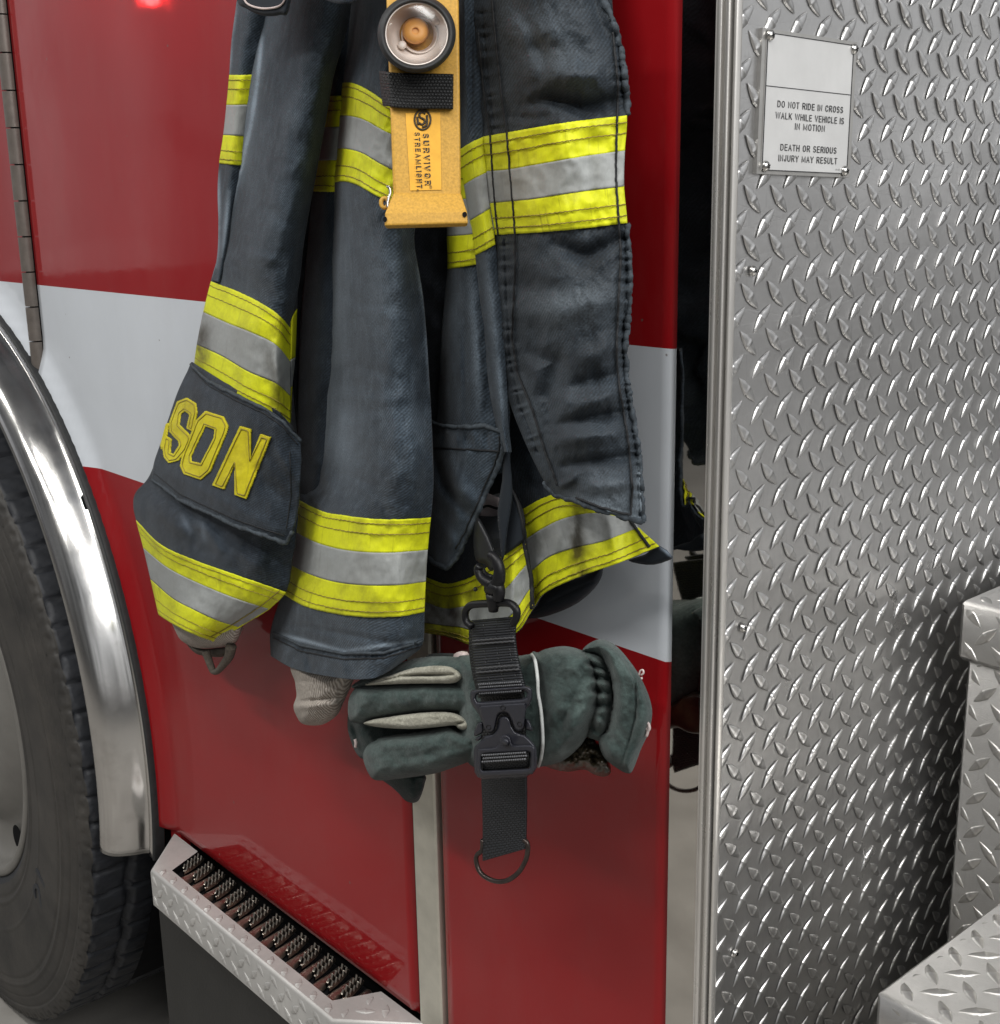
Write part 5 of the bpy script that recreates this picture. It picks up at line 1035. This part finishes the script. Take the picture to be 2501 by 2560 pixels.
pg2 = poly(ga([(280, 1010), (360, 975), (500, 950), (700, 920), (900, 900), (1130, 895), (1260, 930), (1340, 1000), (1345, 1060), (1300, 1078), (1240, 1060), (1200, 1030), (1000, 1050), (800, 1066), (560, 1060), (380, 1040)]), 4, True)
relief('finger_gusset', [(pg2, 12, .0080, .0260)], GY, PALE, G1, step=2.2, flatback=-.012, amp=.0008, ns=12, folds=[([*ga([(1190, 1030), (1240, 1010), (1300, 1000)])], 3, -.005)])
pp = smooth_line(gb([(365, 310), (400, 380), (425, 560), (430, 700), (455, 850), (470, 1000), (478, 1200), (465, 1340), (435, 1445)]), 8)
ed = np.interp(np.arange(len(pp)), [0, 8, 16, 48, 58, len(pp)-1], [.018, .036, .0395, .0395, .030, .012]); b = MB(); b.tube(at(pp[:, 0], pp[:, 1], GY(pp[:, 0], pp[:, 1])-ed), .0015, 8); b.make('white_piping', plain('white_piping', (.55, .57, .56), .7), G1)
b = MB()
for pl in ([(1405, 435), (1420, 430), (1450, 455), (1470, 520)], ):
    pass
for pl in ([(1455, 520), (1470, 475), (1495, 470), (1500, 500), (1478, 520)], [(1480, 540), (1484, 560)], [(1545, 1000), (1520, 1050), (1545, 1080), (1530, 1140)], [(1550, 1010), (1560, 1060), (1535, 1100)]):
    q = smooth_line(gb(pl), 5); b.tube(at(q[:, 0], q[:, 1], np.full(len(q), .682)), .0008 if pl[0][1] < 900 else .0013, 5)
b.make('frayed_thread', PINK, G1)
sb = MB(); q = smooth_line(gb([(1440, 840), (1425, 960), (1385, 1100), (1340, 1230), (1290, 1400)]), 14); q = q[:56]
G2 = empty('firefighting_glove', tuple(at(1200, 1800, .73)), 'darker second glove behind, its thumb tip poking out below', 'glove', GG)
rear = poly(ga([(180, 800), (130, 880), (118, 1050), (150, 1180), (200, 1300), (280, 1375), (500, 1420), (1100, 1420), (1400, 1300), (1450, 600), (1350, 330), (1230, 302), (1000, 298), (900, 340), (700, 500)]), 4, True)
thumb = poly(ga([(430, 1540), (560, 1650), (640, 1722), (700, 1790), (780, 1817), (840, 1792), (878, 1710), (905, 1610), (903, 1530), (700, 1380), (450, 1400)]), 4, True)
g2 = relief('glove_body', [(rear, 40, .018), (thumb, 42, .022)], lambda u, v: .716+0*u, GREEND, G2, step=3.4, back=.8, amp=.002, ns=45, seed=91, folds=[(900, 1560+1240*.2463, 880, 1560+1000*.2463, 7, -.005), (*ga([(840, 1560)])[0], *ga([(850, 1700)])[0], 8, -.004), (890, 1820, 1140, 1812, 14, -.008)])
rc = relief('black_cuff_lining', [(poly(gb([(420, 1400), (600, 1480), (750, 1500), (900, 1480), (1000, 1530), (1100, 1552), (1170, 1510), (1150, 1400), (1075, 1250), (960, 1120), (850, 1180), (500, 1330)]), 4, True), 26, .016)], lambda u, v: .712+0*u, plain('dark_bronze_lining', (.045, .036, .022), .32, 0, .6, .8, 45, .002, bscale=60), G2, step=3, amp=.005, ns=14, seed=95)
b = MB(); q = smooth_line(ga([(195, 1170), (205, 1210), (200, 1250)]), 5); b.tube(at(q[:, 0], q[:, 1], np.full(len(q), .699)), .0018, 6); q = smooth_line(ga([(1228, 345), (1270, 322), (1320, 330)]), 5); b.tube(at(q[:, 0], q[:, 1], np.full(len(q), .694)), .0045, 7); b.make('frayed_thread', PINK, G2)
# ================================================================== GLOVE STRAP with snap hook, buckle and D ring
ST = empty('glove_strap', tuple(at(1250, 2100, .64)), 'black webbing strap clipped to the coat hem, with metal buckle and ring, around the gloves', 'strap')
SYB = .628
def strapsheet(name, rs, m, px=.0305, y=None):
    rs = np.array(rs, float); n = int((rs[-1, 1]-rs[0, 1])/5)+4; t = np.linspace(0, len(rs)-1, n); R_ = cr(rs, t); S = np.linspace(0, 1, 24)
    U = R_[:, :1]*(1-S)+R_[:, 2:3]*S; V = R_[:, 1:2]*(1-S)+R_[:, 3:4]*S; Y = R_[:, 4:5]+.0012*np.abs(S*2-1)**6+0*U
    P = at(U, V, Y); L_ = np.r_[0, np.cumsum(np.linalg.norm(np.diff(P[:, 12], axis=0), axis=1))]; b = MB(); b.grid(P, flip=True)
    wv = np.broadcast_to(S*.034, U.shape); return b.make(name, m, ST, solid=.0026, uv=np.stack([wv, np.broadcast_to(L_[:, None], U.shape)], -1).reshape(-1, 2))
strapsheet('doubled_webbing', [(1177, 1551, 1288, 1541, .640), (1178, 1570, 1288, 1562, .637), (1179, 1600, 1286, 1592, .636), (1183, 1650, 1292, 1640, .632), (1190, 1700, 1304, 1690, .628), (1197, 1730, 1311, 1720, .627), (1198, 1742, 1310, 1734, .634)], WEBRIB)
strapsheet('under_webbing', [(1172, 1560, 1280, 1552, .646), (1174, 1640, 1284, 1632, .642), (1184, 1700, 1298, 1692, .640), (1196, 1745, 1306, 1738, .640)], WEBFLAT)
for v0, dv in ((1602, 9), (1672, 10)):
    L = []
    for k in range(2):
        q = np.linspace(1182+(v0-1602)*.12, 1286+(v0-1602)*.16, 19); vv = v0+k*dv-(q-1182)*.08; L.append(at(q, vv+1.2*(np.arange(19) % 2), np.full(19, (.6338 if v0 < 1650 else .6285))-.0008))
    stitches('webbing_stitching', L, plain('grey_black_thread', (.05, .051, .055), .6), ST, .0009)
strapsheet('lower_webbing', [(1204, 1925, 1316, 1918, .646), (1204, 1960, 1315, 1950, .648), (1206, 2010, 1315, 2000, .650), (1207, 2080, 1314, 2068, .650), (1206, 2110, 1313, 2098, .650), (1207, 2153, 1311, 2123, .648)], WEBDOT)
strapsheet('hidden_webbing', [(1202, 1735, 1308, 1730, .645), (1204, 1850, 1312, 1845, .646), (1206, 1930, 1314, 1925, .646)], WEBFLAT)
# serrated webbing bars showing in the slots
bz = lambda L: [(1150+a*.2360, 1520+b*.2360) for a, b in L]
def serr(P0, P1, n, rows_, dv, y):
    b = MB()
    for r in range(rows_):
        for k in range(n):
            f = (k+.5*(r % 2))/n; u = P0[0]+(P1[0]-P0[0])*f; v = P0[1]+(P1[1]-P0[1])*f+r*dv; c = at(np.array(u), np.array(v), np.array(y)); h_ = .0009
            b.tube(np.stack([c+np.array([-.0011, 0, -.0004]), c+np.array([.0009, -.0005, .0006])]), h_, 5)
    return b
serr(bz([(245, 1562)])[0], bz([(715, 1532)])[0], 20, 3, 8.2, .621).make('serrated_webbing', plain('worn_black_webbing', (.10, .102, .11), .5), ST)
strapsheet('slot_webbing', [(1204, 1886, 1322, 1879, .624), (1206, 1905, 1322, 1898, .6225), (1207, 1928, 1322, 1920, .626)], WEBFLAT)
serr(bz([(205, 812)])[0], bz([(660, 782)])[0], 20, 4, 7.6, .6262).make('serrated_webbing', plain('worn_black_webbing_fold', (.085, .087, .095), .5), ST)
# buckle
BK_ = MB()
def rnd(P, n=4): return poly(P, n, True)
def rr(u0, v0, u1, v1, r, sk=0):
    P = []
    for cx_, cy_, a0 in ((u1-r, v0+r, -90), (u1-r, v1-r, 0), (u0+r, v1-r, 90), (u0+r, v0+r, 180)):
        for a in range(a0, a0+91, 18): P.append((cx_+r*math.cos(math.radians(a)), cy_+r*math.sin(math.radians(a))))
    c = (u0+u1)/2; return [(a, b-sk*(a-c)) for a, b in P]
fem = bz([(110, 930), (112, 890), (135, 868), (180, 858), (690, 822), (735, 830), (765, 860), (768, 960), (740, 1030), (705, 1070), (690, 1150), (680, 1270), (650, 1308), (610, 1312), (585, 1290), (555, 1220), (525, 1150), (490, 1118), (440, 1118), (405, 1150), (385, 1230), (372, 1300), (330, 1325), (285, 1322), (258, 1290), (235, 1210), (200, 1130), (150, 1060), (118, 1010)])
slot = bz([(170, 955), (190, 990), (240, 994), (660, 962), (705, 945), (712, 905), (690, 880), (640, 872), (220, 905), (180, 920)])
bo = relief('buckle', [(fem, 9, .0040)], lambda u, v: SYB+0*u, BUCKLE, ST, step=1.8, holes=[slot], flatback=.004)
plate = rnd(bz([(205, 1075), (215, 1045), (250, 1035), (660, 1008), (695, 1020), (702, 1050), (690, 1150), (676, 1260), (645, 1296), (612, 1298), (590, 1275), (560, 1205), (530, 1140), (490, 1106), (438, 1106), (398, 1140), (378, 1225), (362, 1290), (330, 1312), (288, 1308), (262, 1275), (240, 1200)]), 3)
relief('buckle_plate', [(plate, 5, .0016, .0040)], lambda u, v: SYB+0*u, BUCKLE, bo, step=1.6, flatback=-.003)
male = bz([(405, 1180), (430, 1150), (470, 1140), (510, 1152), (535, 1190), (552, 1250), (590, 1310), (640, 1330), (690, 1345), (735, 1385), (790, 1445), (812, 1490), (822, 1600), (815, 1700), (780, 1740), (700, 1795), (250, 1815), (190, 1795), (155, 1740), (148, 1600), (146, 1500), (165, 1460), (230, 1400), (265, 1355), (340, 1335), (385, 1290), (402, 1230)])
win = rr(*bz([(222, 1532)])[0], *bz([(755, 1722)])[0], 6, .05)
relief('buckle_tongue', [(male, 8, .0036)], lambda u, v: SYB+0*u, BUCKLE, bo, step=1.8, holes=[win], flatback=.005)
# raised rim round the window and crest over it
rimp = bz([(188, 1560), (188, 1510), (210, 1490), (340, 1482), (395, 1462), (415, 1420), (425, 1370), (455, 1345), (500, 1345), (535, 1372), (550, 1420), (575, 1452), (730, 1448), (775, 1462), (800, 1500), (800, 1700), (780, 1745), (720, 1768), (260, 1790), (205, 1770), (186, 1720)])
relief('buckle_rim', [(rnd(rimp, 3), 6, .0030, .0030)], lambda u, v: SYB+0*u, BUCKLE, bo, step=1.7, holes=[rr(*bz([(232, 1540)])[0], *bz([(748, 1712)])[0], 6, .05)], flatback=-.002)
def disc(name, c, r, y, h, m, parent):
    b = MB(); t = np.linspace(0, 2*math.pi, 25); P = np.array([(1, 0), (.96, .45), (.75, .8), (.4, .96), (.01, 1)])
    b.grid(at(c[0]+r*P[None, :, 0]*np.cos(t)[:, None], c[1]+r*P[None, :, 0]*np.sin(t)[:, None], y-h*np.broadcast_to(P[None, :, 1], (25, 5)))); return b.make(name, m, parent)
disc('buckle_stud', bz([(482, 1422)])[0], 10.5, SYB-.004, .0065, BUCKLE, bo)
for c in ((457, 1058), (304, 1266), (634, 1232)):
    c = bz([c])[0]; t = np.linspace(0, 2*math.pi, 25)[:-1]; b = MB(); b.tube(at(c[0]+5.8*np.cos(t), c[1]+5.8*np.sin(t), np.full(24, SYB-.0057)), .0004, 5, closed=True); b.make('buckle_rivet', BLACKMET, bo)
for P in ([(190, 1225), (235, 1212), (248, 1290), (235, 1330), (160, 1360), (150, 1320)], [(690, 1180), (735, 1190), (770, 1290), (750, 1300), (690, 1280)], [(165, 1380), (235, 1345), (228, 1385), (190, 1410)]):
    relief('release_lever', [(rnd(bz(P), 3), 6, .003)], lambda u, v: SYB+.001+0*u, BUCKLE, bo, step=1.8, flatback=.003)
# D ring
dr = smooth_line([(1207, 2100), (1206, 2125), (1194, 2137), (1191, 2152), (1198, 2176), (1216, 2194), (1244, 2204), (1272, 2200), (1298, 2180), (1315, 2150), (1320, 2125), (1318, 2108), (1311, 2100)], 7)
MB().tube(at(dr[:, 0], dr[:, 1], np.full(len(dr), .652)), .0022, 10).make('d_ring', plain('worn_bronze_black_ring', (.045, .034, .030), .3, .6, .5, .4, 120), ST)
# swivel loop and snap hook
sw = smooth_line([(1180, 1567), (1166, 1552), (1164, 1530), (1176, 1514), (1200, 1510), (1230, 1509), (1262, 1507), (1280, 1511), (1292, 1526), (1291, 1545), (1283, 1560)], 7)
MB().tube(at(sw[:, 0], sw[:, 1], np.full(len(sw), .634)), .0032, 10).make('swivel_loop', BLACKMET, ST)
hk = smooth_line([(1247, 1500), (1248, 1478), (1244, 1462), (1248, 1446), (1249, 1425), (1243, 1403), (1234, 1391), (1226, 1388)], 7)
hb = MB(); hb.tube(at(hk[:, 0], hk[:, 1], np.full(len(hk), .630)), np.interp(np.arange(len(hk)), [0, 10, 20, len(hk)-1], [.0045, .0055, .0052, .0036]), 10)
hk2 = smooth_line([(1232, 1462), (1214, 1452), (1202, 1440), (1196, 1424), (1200, 1414)], 7); hb.tube(at(hk2[:, 0], hk2[:, 1], np.full(len(hk2), .630)), np.linspace(.0050, .0032, len(hk2)), 10)
hb.make('snap_hook', BLACKMET, ST)
gt = MB(); gq = smooth_line([(1204, 1418), (1214, 1436), (1232, 1444)], 6); gt.tube(at(gq[:, 0], gq[:, 1], np.full(len(gq), .634)), .0024, 8); gt.make('hook_gate', BLACKMET, ST)
for c, r, nm in (((1229, 1472), 19, 'swivel_barrel'), ((1189, 1473), 6, 'gate_lever')): disc(nm, c, r, .634, .010, BLACKMET, ST)
b = MB(); b.tube(at(np.array([1233., 1234, 1234, 1234]), np.array([1485., 1500, 1515, 1528]), np.full(4, .632)), [.0062, .0058, .0046, .0040], 12); b.make('swivel_pin', BLACKMET, ST)
# leather tab on the coat that the hook is clipped to
relief('hanging_tab', [(poly([(1190, 1300), (1200, 1298), (1218, 1330), (1232, 1362), (1242, 1396), (1240, 1420), (1226, 1428), (1212, 1410), (1190, 1400), (1184, 1350)], 3, True), 14, .006)], lambda u, v: .690+0*u, plain('black_leather', (.014, .015, .017), .5, bmp=.0008), CO, step=2.5)
# red marker lamp glowing above the frame : seen only as its reflection in the door paint
mk_ = at(np.array(378.), np.array(4.), WY); dd = mk_-ORG; dd /= np.linalg.norm(dd); dd[1] *= -1
lp = lamp('red_marker_lamp', 'AREA', tuple(mk_+dd*.9+np.array([0, 0, .008])), tuple(mk_), .028, (1, .02, .02), shape='DISK', size=.032, spread=math.radians(50))
